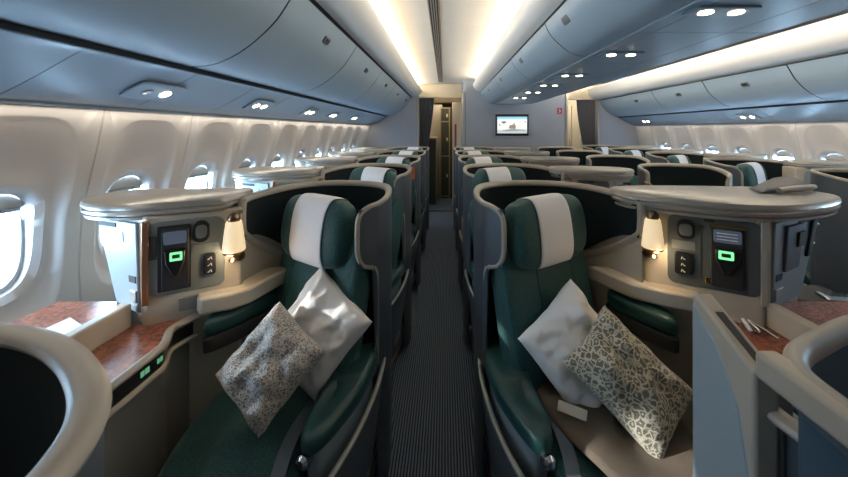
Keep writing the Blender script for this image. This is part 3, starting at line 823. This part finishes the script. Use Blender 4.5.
    plate(MB(), .16, .36, .955, 1.0, .009, .016).build('door_latch', M['bezell'], dr, bevel=.003)
    plate(MB(), .18, .36, 1.03, 1.055, .009, .013).build('pull_recess', M['blackm'], dr)
    plate(MB(), .55, .93, 1.236, 1.252, .009, .013).build('vent_slot', M['blackm'], dr)
    if c['kind'] == 'D' and detail:
        plate(MB(), .30, .62, 1.06, 1.24, .009, .022).build('door_pocket', M['shelld'], dr, bevel=.004)
        plate(MB(), .48, .62, 1.15, 1.21, .022, .030).build('pocket_latch', M['blackm'], dr, bevel=.003)
        plate(MB(), .78, .86, 1.09, 1.24, .009, .024).build('hinge_strip', M['blackm'], dr, bevel=.003)
        for z in (1.12, 1.20): plate(MB(), .90, .95, z, z+.02, .009, .02).build('hinge_screw', M['chrome'], dr, bevel=.003)
    # ledge behind the headrest, lit by the lamp
    lo = c['ledge']
    m = MB(); m.loft([[P(*p, .885) for p in lo], [P(*p, .955) for p in lo]]); m.build('console_ledge', M['beigel'], root, bevel=.012, bseg=3)
    # side table
    dw = c['dw']
    edge = spline([(.72+dw, c['ty'], 0), (.715+dw, .95, 0), (.715+dw, 1.16, 0), (.722+dw, 1.22, 0), (.765+dw, 1.30, 0), (.76+dw, 1.35, 0), (.735+dw, 1.42, 0)], 6)
    inner = [(.93+dw, 1.32), (.93+dw, c['ty'])]
    tp = [(p.x, p.y) for p in edge]+[(.80+dw, 1.42)]+inner
    m = MB(); m.loft([[P(*p, .845) for p in tp], [P(*p, .870) for p in tp]]); m.build('table_top', M['burl'], root, smooth=False)
    m = MB(); m.tube([P(p.x, p.y, .864) for p in edge], .015, .013, n=10); m.build('table_edge', M['cap'] if c['kind'] == 'A' else M['beige'], root)
    m = MB()
    sec = [[P(p.x+.004, p.y, z) for p in edge] for z in (.795, .848)]; sec2 = [[P(p.x+.03, p.y, z) for p in edge] for z in (.848, .795)]
    m.grid(sec+sec2, closed_v=True); st = m.build('control_strip', M['black'], root)
    for (y0, y1, mm, nm, z0, z1) in ((.93, .95, 'bluedisp', 'strip_display', .815, .830), (.985, 1.00, 'bluedisp', 'strip_display', .815, .830), (1.12, 1.132, 'stripgreen', 'strip_display', .814, .832), (1.137, 1.152, 'stripgreen', 'strip_display', .814, .832), (1.185, 1.193, 'stripgreen', 'strip_display', .816, .832), (1.198, 1.206, 'stripgreen', 'strip_display', .816, .832)):
        m = MB(); m.loft([[P(.715+dw+x, y, z) for y, z in ((y0, z0), (y1, z0), (y1, z1), (y0, z1))] for x in (.0035, .001)]); m.build(nm, M[mm], st, smooth=False)
    m = MB(); m.tube([P(p.x+.002, p.y, .785) for p in edge], .010, .010, n=8); m.build('lower_trim', M['beige'], root)
    m = MB(); m.grid([[P(p.x+.012, p.y, z) for p in edge] for z in (.03, .785)]+[[P(p.x+.03, p.y, z) for p in edge] for z in (.785, .03)], closed_v=True); m.build('side_panel', M['panelg'], root)
    m = MB(); m.box(0, 0, 0, 0, 0, 0) if False else None
    # raised rail and outer shelf
    r0, r1, sh = .93+dw, .972+dw, c['shelf']
    m = MB(); m.loft([[P(r0, y, .85), P(r1, y, .85), P(r1, y, .957), P(r0, y, .957)] for y in (c['ty']-.02, 1.325)]); m.build('table_rail', M['beigel'], root, bevel=.008, bseg=3)
    m = MB(); m.loft([[P(r1-.003, y, .895), P(sh, y, .895), P(sh, y, .925), P(r1-.003, y, .925)] for y in (c['ty']-.02, 1.40)]); m.build('outer_shelf', M['burl'], root, bevel=.003)
    # padded arm at the console
    pl = spline([(x+c['pdw'], y, 0) for x, y in ((.675, 1.36), (.60, 1.44), (.525, 1.60), (.56, 1.66), (.64, 1.58), (.70, 1.45))], 5, closed=True); aw = sum(p.x for p in pl)/len(pl); ay = sum(p.y for p in pl)/len(pl)
    def ar(s_, z): return [P(aw+(p.x-aw)*s_, ay+(p.y-ay)*s_, z) for p in pl]
    m = MB(); m.loft([ar(.93, .80), ar(1, .815), ar(1, .848), ar(.95, .862), ar(.8, .868), ar(.3, .872)]); m.build('console_pad', M['leather'], root, angle=80)
    m = MB(); m.loft([ar(1.02, .74), ar(1.03, .79), ar(.95, .799)]); m.build('pad_base', M['blackm'], root)
    return root

CA = dict(kind='A', bs=.058, F0=(.625, 1.54), F1=(.605, 1.48), F2=(.875, 1.32), F3t=(1.165, 1.42), F3b=(1.06, 1.41), F4=(1.10, 1.62), F5=(.66, 1.72),
          cap=[(.640, 1.50), (.66, 1.43), (.76, 1.37), (.90, 1.315), (1.05, 1.31), (1.17, 1.36), (1.235, 1.46), (1.22, 1.60), (1.1, 1.65), (.9, 1.66), (.68, 1.68), (.64, 1.60)],
          bez=M['bezell'], strip='copper', door=M['light'], ledge=[(.48, 1.70), (.550, 1.46), (.60, 1.405), (.70, 1.36), (.74, 1.40), (.66, 1.66)], dw=0, shelf=1.30, pdw=0, ty=.60)
CD = dict(kind='D', bs=.080, F0=(.72, 1.60), F1=(.735, 1.52), F2=(1.065, 1.315), F3t=(1.49, 1.51), F3b=(1.385, 1.50), F4=(1.40, 1.68), F5=(.72, 1.74),
          cap=[(.645, 1.56), (.72, 1.47), (.83, 1.38), (.96, 1.31), (1.10, 1.29), (1.25, 1.32), (1.42, 1.385), (1.54, 1.48), (1.53, 1.60), (1.4, 1.70), (1.1, 1.74), (.8, 1.75), (.66, 1.70)],
          bez=M['bezel'], strip='beige', door=M['light'], ledge=[(.55, 1.70), (.66, 1.50), (.75, 1.43), (.86, 1.375), (.90, 1.42), (.72, 1.68)], dw=.15, shelf=1.50, pdw=.09, ty=.60)
CS = dict(CD); CS.update(F2=(1.0, 1.40), F3t=(1.17, 1.46), F3b=(1.15, 1.45), F4=(1.12, 1.64), F1=(.735, 1.53), bs=.07, shelf=1.20, dw=.0,
          cap=[(.645, 1.56), (.72, 1.48), (.83, 1.42), (.98, 1.38), (1.10, 1.39), (1.19, 1.45), (1.20, 1.55), (1.14, 1.64), (1.0, 1.69), (.8, 1.72), (.66, 1.70)],
          ledge=[(.55, 1.70), (.66, 1.52), (.75, 1.45), (.86, 1.41), (.90, 1.46), (.72, 1.68)], pdw=0, ty=.78)

XA, XD, XG, XK = -.27, .15, 2.09, 2.51
PITCH = .99
rowA = ['front left green seat holding a grey scroll print pillow', 'second green seat along the left wall, in sunlight behind the front one', 'third green seat along the left wall, with the orange card', 'fourth green seat along the left wall', 'last green seat along the left wall by the doorway']
rowD = ['front centre green seat with taupe pad and olive print pillow', 'second green seat along the right side of the aisle', 'third green seat along the right side of the aisle', 'fourth green seat along the right side of the aisle', 'last green seat right of the aisle, before the bulkhead']
sA = make_seat(XA, -1, rowA[0], 'window seats on the left', hw=.212, cu=(-.42, .60))
SHELLD = SHELL[:6]+[(.46, 1.87), (.585, 1.765), (.665, 1.62), (.705, 1.50)]
sD = make_seat(XD, 1, rowD[0], 'centre seats beside the aisle', SHELLD)
cA = make_console(XA, -1, CA, 'beige console with handset under the front left windows', 'consoles along the left wall')
cD = make_console(XD, 1, CD, 'long beige centre console with handset right of the front centre seat', 'consoles of the centre seats')
cS = make_console(XD, 1, CS, 'beige console of the second centre seat, behind the front centre shell', 'consoles of the centre seats', detail=True)
cS.location.y += PITCH
cA2 = make_console(XA, -1, dict(CA, ty=.78), 'beige window console of the second seat along the left wall', 'consoles along the left wall', detail=True)
cA2.location.y += PITCH
ordw = ['second', 'third', 'fourth', 'last']
def lean(c, dx, dy):        # recline position: the head and back of the seat set a little nearer the aisle
    for h_ in children(c):
        if h_.name.startswith('headrest'):
            h_.location.x += dx; h_.location.y += dy; h_.location.z += .03
            for q in children(h_): q.location.x += math.copysign(.034, dx); q.location.y -= .024
        if h_.name.startswith('backrest'): h_.location.x += dx*.4; h_.location.y += dy
for k in range(1, 5):
    c = copy_tree(sA); c.location.y += PITCH*k; c['label'] = rowA[k]; lean(c, .055, -.05)
    c = copy_tree(sD); c.location.y += PITCH*k; c['label'] = rowD[k]; lean(c, -.06, -.05)
    if k > 1: c = copy_tree(cA2); c.location.y += PITCH*(k-1); c['label'] = 'beige window console of the %s seat along the left wall' % ordw[k-1]
    if k > 1:
        c = copy_tree(cS); c.location.y += PITCH*(k-1); c['label'] = 'beige console of the %s centre seat from the front' % ordw[k-1]
    c = copy_tree(sA); c.location.x += XG-XA; c.location.y += PITCH*k; c['label'] = '%s seat on the far side of the centre block' % ['nearest', 'second', 'third', 'rearmost'][k-1]; c['group'] = 'far centre seats'
    for h_ in children(c):
        if h_.name.startswith('headrest'): h_.location.z -= .20; h_.location.y += .05
for k in range(5):
    c = copy_tree(sD); c.location.x += XK-XD; c.location.y += .60+PITCH*k
    c['label'] = ['nearest dark shelled seat at the right edge of view', 'second seat by the right windows, its white cloth beside a dark wing', 'third seat by the right windows with white headrest cloth', 'fourth seat by the right windows', 'rearmost seat by the right windows'][k]; c['group'] = 'window seats on the right'
cK = make_console(XK, 1, dict(CA, ty=.78), 'beige window console of the nearest right hand window seat', 'consoles along the right wall', detail=False)
cK.location.y += .60
for k in range(1, 5):
    c = copy_tree(cK); c.location.y += PITCH*k; c['label'] = 'window console of the %s right hand window seat' % ['second', 'third', 'fourth', 'rearmost'][k-1]

# handsets docked in the consoles
def handset(xa, sg, F1, F2, kind, label, bs):
    P = MP(xa, sg); Q, rr, L = face_tool(P, F1, F2); u = lambda k: bs+k*(L-bs)
    root = empty('handset', Q(u(.62), 1.0, .01), label, 'handset')
    m = MB(); rr(m, u(.47), u(.81), .995, 1.235, .0085, .020, .012); b = m.build('handset_body', M['blackm'], root, bevel=.004)
    m = MB(); rr(m, u(.50), u(.78), 1.175, 1.225, .020, .026, .008); s_ = m.build('handset_screen', M['screenb'], root, bevel=.002)
    if kind == 'D':
        m = MB(); rr(m, u(.46), u(.83), 1.232, 1.242, .012, .026, .003); m.build('screen_bar', M['gold'], root)
        for q in range(3):
            m = MB(); rr(m, u(.53), u(.74), 1.186+.012*q, 1.190+.012*q, .026, .0265, .001); m.build('screen_line', M['icon'], s_)
    m = MB(); c = [(.50, 1.155), (.78, 1.155), (.76, 1.10), (.66, 1.045), (.60, 1.045), (.52, 1.10)]
    m.loft([[Q(u(a), z, .020) for a, z in c], [Q(u(.64+(a-.64)*.9), 1.10+(z-1.10)*.9, .034) for a, z in c]]); g = m.build('handset_grip', M['black'], root, bevel=.004)
    m = MB(); rr(m, u(.545), u(.70), 1.112, 1.146, .034, .036, .004); d = m.build('green_display', M['green'], root)
    m = MB(); rr(m, u(.575), u(.67), 1.122, 1.137, .036, .0365, .003); m.build('display_symbol', M['galleyd'], d)
    return root
handset(XA, -1, CA['F1'], CA['F2'], 'A', 'black handset with green display docked in the left console', CA['bs'])
handset(XD, 1, CD['F1'], CD['F2'], 'D', 'black handset with green display docked in the centre console', CD['bs'])

# console lamps
def lamp(p, out, label, light=0):
    p = Vector(p); out = Vector(out).normalized()
    root = empty('console_lamp', p, label, 'lamp', 'bronze lamps on the consoles')
    ax = p+out*.050
    m = MB(); m.lathe(ax+Vector((0, 0, .077)), [(.012, -.02), (.022, -.015), (.024, 0), (.018, .012), (.008, .020), (0, .021)], 16); m.tube([p+Vector((0, 0, .09)), ax+Vector((0, 0, .09))], .009, n=8); br_ = m.build('lamp_bracket', M['bronze'], root)
    m = MB(); prof = [(.026, .064), (.030, .054), (.035, .018), (.040, -.027), (.043, -.056), (.041, -.058), (.033, .018), (.024, .059)]
    n = 28; rows = [[ax+Vector((r*math.cos(2*PI*j/n), r*math.sin(2*PI*j/n), h)) for j in range(n)] for r, h in prof]; m.grid(rows, closed_u=True, closed_v=True)
    m.build('lamp_shade', M['glowshade'], root)
    m = MB(); m.lathe(ax+Vector((0, 0, -.075)), [(.010, -.03), (.020, -.024), (.014, -.012), (.030, 0), (.040, .008), (.041, .014), (0, .015)], 20); m.tube([p+Vector((0, 0, -.095)), ax+Vector((0, 0, -.095)), ax+Vector((0, 0, -.075))], .009, n=8)
    m.lathe(p+out*.012+Vector((0, 0, -.095)), [(.022, -.008), (.022, .004), (.012, .010), (0, .011)], 16, out); m.build('lamp_mount', M['bronze'], root)
    m = MB(); m.lathe(ax+Vector((0, 0, .0)), [(.004, -.03), (.013, -.02), (.015, 0), (.010, .02), (0, .024)], 12); m.build('lamp_bulb', M['bulb'], root)
    if light:
        l = bpy.data.lights.new('lamp_light', 'POINT'); l.energy = light; l.color = (1, .72, .42); l.shadow_soft_size = .02
        o = bpy.data.objects.new('lamp_light', l); col.objects.link(o); o.parent = root; o.location = out*.085+Vector((0, 0, -.075))
    return root
def lamp_at(xa, sg, w, y, z=1.180): return MP(xa, sg)(w, y, z)
FWD = (0, -1, 0)
lamp(lamp_at(XA, -1, *CA['F1']), FWD, 'glowing bronze lamp on the front left console', 1.2)
lamp(lamp_at(XD, 1, *CD['F1']), FWD, 'glowing bronze lamp on the front centre console', 1.2)
for k, nm in ((1, 'second'), (2, 'third')):
    lamp(lamp_at(XA, -1, *CA['F1'])+Vector((0, PITCH*k, 0)), FWD, 'small glowing lamp on the %s left wall console' % nm, .6)
    lamp(lamp_at(XD, 1, *CS['F1'])+Vector((0, PITCH*k, 0)), FWD, 'small glowing lamp on the %s centre console' % nm, .6)
lamp((1.40, 2.42, 1.16), (0, -1, 0), 'bright lamp between two centre seats beyond the long console', .5)
lamp(lamp_at(XK, 1, *CA['F1'])+Vector((0, .6+PITCH*2, 0)), FWD, 'lit lamp beside the third right hand window seat', .4)

# ------------------------------------------------------------------ loose things
pillow('pillow', M['whitep'], (-.515, 1.395, .815), (-.25, -.85, .36), -32, .168, .175, .070, 'plain white pillow leaning on the front left backrest', seed=3, wr=.014)
pillow('pillow', M['paisley_a'], (-.625, 1.235, .785), (-.10, -.80, .55), -33, .138, .148, .075, 'grey scroll print pillow leaning on the white pillow on the left', seed=9, wr=.014)
pillow('pillow', M['whitep'], (.525, 1.385, .745), (.25, -.86, .36), 32, .172, .190, .085, 'plain white pillow leaning on the front centre backrest', seed=15, wr=.015)
pillow('pillow', M['paisley_b'], (.655, 1.235, .735), (.02, -.80, .58), 42, .138, .188, .078, 'olive scroll print pillow leaning on the centre seat pad', seed=21, wr=.014)
pad = [(.36, 1.36), (.395, 1.22), (.46, 1.10), (.54, 1.0), (.66, .93), (.80, .95), (.835, 1.12), (.84, 1.34), (.78, 1.46), (.58, 1.52), (.42, 1.48)]
pp = spline([(x, y, 0) for x, y in pad], 6, closed=True); cw = sum(p.x for p in pp)/len(pp); cy = sum(p.y for p in pp)/len(pp)
def pr(s_, z): return [Vector((cw+(p.x-cw)*s_, cy+(p.y-cy)*s_, z-.18*max(0, 1.08-p.y))) for p in pp]
m = MB(); m.loft([pr(.97, .566), pr(1.0, .572), pr(1.005, .583), pr(.985, .592), pr(.93, .597), pr(.5, .602), pr(.05, .603)])
tag(m.build('seat_pad', M['brown'], angle=80), 'folded taupe quilted pad lying on the front centre seat cushion', 'seat pad')
# pillow ribbon tag
m = MB(); m.loft([[(.40+dx, 1.23+dy, .62+dz) for dx, dy, dz in ((0, 0, 0), (.085, -.05, 0), (.095, -.035, .025), (.01, .015, .025))], [(.40+dx, 1.234+dy, .622+dz) for dx, dy, dz in ((0, 0, 0), (.085, -.05, 0), (.095, -.035, .025), (.01, .015, .025))]])
tag(m.build('cloth_tag', M['beigel'], bevel=.002), 'small beige cloth tag below the white pillow on the centre seat', 'tag')
# flat white sheet on the sill shelf by the front window
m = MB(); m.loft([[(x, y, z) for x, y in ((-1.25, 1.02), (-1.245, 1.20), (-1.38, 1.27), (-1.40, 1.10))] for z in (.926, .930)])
tag(m.build('white_sheet', M['flat_sheet'], smooth=False), 'flat white sheet lying on the shelf under the nearest window', 'flat_sheet')
# silver clip on the centre table
t = empty('earphone_clip', (1.13, 1.30, .871), 'thin silver earphone lead lying on the red centre table', 'earphones')
m = MB(); m.tube(spline([(1.08, 1.335, .876), (1.11, 1.30, .895), (1.13, 1.29, .878), (1.16, 1.27, .876), (1.15, 1.31, .90), (1.19, 1.23, .876)], 6), .004, n=6); m.build('lead', M['chrome'], t)
m = MB(); m.tube([(1.135, 1.315, .90), (1.13, 1.275, .878)], .006, n=8); m.build('earpiece', M['white'], t)
# orange card and leaflet down the aisle
m = MB(); m.box(-.345, -.298, 3.405, 3.410, 1.13, 1.25); tag(m.build('safety_card', M['orange'], smooth=False), 'orange red printed card on the third seat on the left', 'card')
m = MB(); m.box(.138, .144, 2.70, 2.86, .72, .90); tag(m.build('leaflet', M['leaflet'], smooth=False), 'brown printed leaflet on the aisle panel of the second centre seat', 'leaflet')
# stowed screen lying on the long console, dark fittings behind
t = empty('folded_screen', (1.50, 1.58, 1.342), 'dark folded screen with pale curved arm lying on the long console', 'screen')
m = MB(); m.loft([[(1.38, 1.50, 1.345), (1.66, 1.56, 1.345), (1.66, 1.66, 1.345), (1.42, 1.62, 1.345)], [(1.42, 1.52, 1.362), (1.66, 1.57, 1.375), (1.66, 1.66, 1.405), (1.56, 1.64, 1.395)]]); m.build('screen_panel', M['shelld'], t, bevel=.006)
m = MB(); m.tube(spline([(1.45, 1.50, 1.357), (1.56, 1.52, 1.365), (1.64, 1.54, 1.365), (1.68, 1.58, 1.36), (1.665, 1.62, 1.358)], 6), .012, n=10); m.build('screen_arm', M['cap'], t)
t = empty('belt_buckle', (1.86, 1.64, .80), 'black fittings with shiny metal buckle at the right edge', 'buckle')
m = MB(); m.box(1.72, 2.0, 1.55, 1.85, .0, .80); m.build('fitting_base', M['blackm'], t, bevel=.03, bseg=3)
m = MB(); slab(m, (1.83, 1.62, .835), (1, .1, -.1), (0, 1, .2), (0, -.2, 1), .075, .035, .012, nu=12, na=18); m.build('buckle_plate', M['chrome'], t)
m = MB(); m.tube(spline([(1.73, 1.60, .81), (1.80, 1.57, .83), (1.90, 1.56, .815), (1.98, 1.58, .83)], 6), .012, n=8); m.build('buckle_strap', M['black'], t)

# ------------------------------------------------------------------ the row beside the camera
idP = lambda x, y, z: Vector((x, y, z))
def near_shell(pts, off, Hrim, label, rim, zb, fbz=.05, lin='liner'):
    path = resample(spline([(a, b, 0) for a, b in pts], 10), 50)
    root = empty('business_seat', (pts[2][0], pts[2][1], 0), label, 'airline seat')
    loop = [(i/40, Hrim) for i in range(41)]
    shell_parts(idP, path, root, lambda t: Hrim-.004, lambda t: zb, lambda t: fbz, .15, loop, off, rim=rim, mlin=lin)
    return root
ns = near_shell([(-.385, .22), (-.405, .31), (-.435, .405), (-.50, .485), (-.62, .565), (-.75, .615), (-.90, .63), (-1.05, .59)], -1, 1.25, 'dark lined seat shell with thick beige rim in the lower left corner', (.016, .022), .4)
m = MB(); slab(m, (-.80, .36, .78), (1, .25, 0), (0, .15, 1), (-.2, -1, .1), .24, .34, .06); m.build('backrest', M['seat'], ns)
m = MB(); m.loft([[(x, y, z) for x, y in ((-1.02, .52), (-.50, .38), (-.50, .02), (-1.02, .02))] for z in (.10, .5)]); m.build('seat_cushion', M['seat'], ns, bevel=.05, bseg=4)
nd = near_shell([(.622, .18), (.624, .38), (.630, .54), (.645, .625), (.70, .685), (.80, .735), (.92, .785), (1.08, .83)], 1, 1.168, 'beige rimmed seat shell in the lower right corner', (.028, .020), .5, 1.12, 'daylitliner')
m = MB(); m.loft([[(x, y, z) for x, z in ((.603, 1.138), (.648, 1.138), (.648, 1.192), (.603, 1.192))] for y in (.30, .676)]); m.build('rim_end', M['beige'], nd, bevel=.010, bseg=3)
m = MB(); m.tube(spline([(.78, .30, 1.02), (.735, .55, 1.02), (.70, .70, 1.02), (.695, .80, 1.02)], 8), .022, .014, n=10); m.build('shell_ledge', M['beige'], nd)
m = MB(); m.grid([[(x, y, z) for x, y in ((.795, .30), (.75, .55), (.715, .70), (.71, .80))] for z in (.05, 1.01)]+[[(x+.02, y, z) for x, y in ((.795, .30), (.75, .55), (.715, .70), (.71, .80))] for z in (1.01, .05)], closed_v=True); m.build('lower_panel', M['shelld'], nd)
m = MB(); slab(m, (1.0, .42, .70), (1, -.3, 0), (0, .15, 1), (.2, -1, .1), .22, .34, .06); m.build('backrest', M['seat'], nd)
m = MB(); m.loft([[(x, y, z) for x, y in ((.72, .42), (1.15, .55), (1.15, .05), (.72, .05))] for z in (.10, .5)]); m.build('seat_cushion', M['seat'], nd, bevel=.05, bseg=4)
# upright stowed panel with grip slot
t = empty('swing_screen', (.68, .85, 0), 'pale blue upright stowed screen panel with beige slotted top, lower right', 'screen')
A = Vector((.695, .965, 0)); B = Vector((.652, .735, 0)); tg = (B-A).normalized(); nn = Vector((-tg.y, tg.x, 0)); nn = nn if nn.x > 0 else -nn
def SP(s_, d, z): v = A+(B-A)*s_+nn*d; return Vector((v.x, v.y, z))
ztop = lambda s_: 1.165-.055*s_
m = MB(); m.loft([[SP(s_, d, z) for s_, z in ((0, .05), (1, .05), (1, .85), (.82, 1.0), (.45, 1.09), (0, 1.13))] for d in (-.003, .012)]); m.build('screen_cover', M['light'], t, bevel=.003)
m = MB(); m.loft([[SP(s_, d, z) for s_, z in ((-.03, .40), (1.03, .40), (1.03, ztop(1)), (-.03, ztop(0)))] for d in (.0, .050)]); fr = m.build('screen_frame', M['beige'], t, bevel=.009, bseg=3)
m = MB(); m.loft([[SP(s_, d, ztop(s_)+e) for s_, d in ((.30, .018), (.92, .020), (.92, .036), (.30, .036))] for e in (-.012, .002)]); m.build('grip_slot', M['blackm'], fr)
m = MB(); m.loft([[SP(.80, .05, .35), SP(1.02, .05, .35), SP(1.02, .05, 1.02), SP(.80, .05, 1.06)], [SP(.80, .11, .35), SP(1.02, .06, .35), SP(1.02, .06, 1.0), SP(.80, .11, 1.03)]]); m.build('screen_mount', M['panelg'], t, bevel=.008)
m = MB(); m.loft([[SP(.2, .01, z), SP(.8, .01, z), SP(.8, .045, z), SP(.2, .045, z)] for z in (.0, .41)]); m.build('screen_post', M['shelld'], t, bevel=.006)

# ------------------------------------------------------------------ light
def area(name, loc, rot, sx, sy, power, color, spread=None):
    l = bpy.data.lights.new(name, 'AREA'); l.shape = 'RECTANGLE'; l.size = sx; l.size_y = sy; l.energy = power; l.color = color
    if spread: l.spread = math.radians(spread)
    o = bpy.data.objects.new(name, l); col.objects.link(o); o.location = loc; o.rotation_euler = rot
    return o
WARM = (1, .84, .64); WARM2 = (1, .87, .71)
Ly = 6.3; yc = 3.65
R = math.radians
# ceiling coves (strip lamps lying behind the valances, facing across the ceiling)
area('cove_lamp', (-.565, yc, 2.466), (0, R(-98), 0), .045, Ly, 30, WARM)
area('cove_lamp', (.575, yc-.4, 2.466), (0, R(98), 0), .045, Ly-.9, 29, WARM)
area('cove_lamp', (1.745, yc-.4, 2.475), (0, R(-98), 0), .045, Ly-.9, 52, (1, .88, .74))
area('cove_lamp', (2.985, yc, 2.495), (0, R(98), 0), .045, Ly, 52, (1, .88, .74))
# wall wash strips tucked under the bins, pointing down the sidewalls
area('wash_lamp', (-1.475, yc-.6, 1.718), (0, R(-18), 0), .03, Ly+1.2, 11, WARM2)
area('wash_lamp', (3.775, yc, 1.700), (0, R(18), 0), .03, Ly, 3.5, WARM2)
# galley lamps
area('galley_lamp', (-.1, 7.9, 2.28), (0, 0, 0), .5, 1.2, 7, WARM)
area('galley_lamp', (3.0, 7.6, 2.5), (0, 0, 0), .6, .6, 12, WARM)
# daylight
w = bpy.data.worlds.new('sky'); scene.world = w; w.use_nodes = True
bg = w.node_tree.nodes['Background']; bg.inputs['Color'].default_value = (.50, .76, 1, 1); bg.inputs['Strength'].default_value = 36
for ys, xf, sg in ((YL, lw, -1), (YR, rw, 1)):
    for y in ys:
        o = area('window_portal', (xf(WC)+sg*.13, y, WC), (0, R(90)*sg*1, 0), .42, .30, 1, (1, 1, 1))
        o.data.cycles.is_portal = True
sun = bpy.data.lights.new('sun', 'SUN'); sun.energy = 6; sun.angle = R(1.5); sun.color = (1, .93, .82)
so = bpy.data.objects.new('sun', sun); col.objects.link(so)
so.rotation_euler = Vector((.90, .12, -.24)).to_track_quat('-Z', 'Y').to_euler()

scene.view_settings.view_transform = 'Standard'; scene.view_settings.look = 'None'
scene.view_settings.exposure = 0.22; scene.view_settings.gamma = 1
scene.view_settings.use_curve_mapping = False
scene.cycles.use_denoising = True
scene.cycles.max_bounces = 8; scene.cycles.diffuse_bounces = 6; scene.cycles.transparent_max_bounces = 8
scene.cycles.sample_clamp_indirect = 6
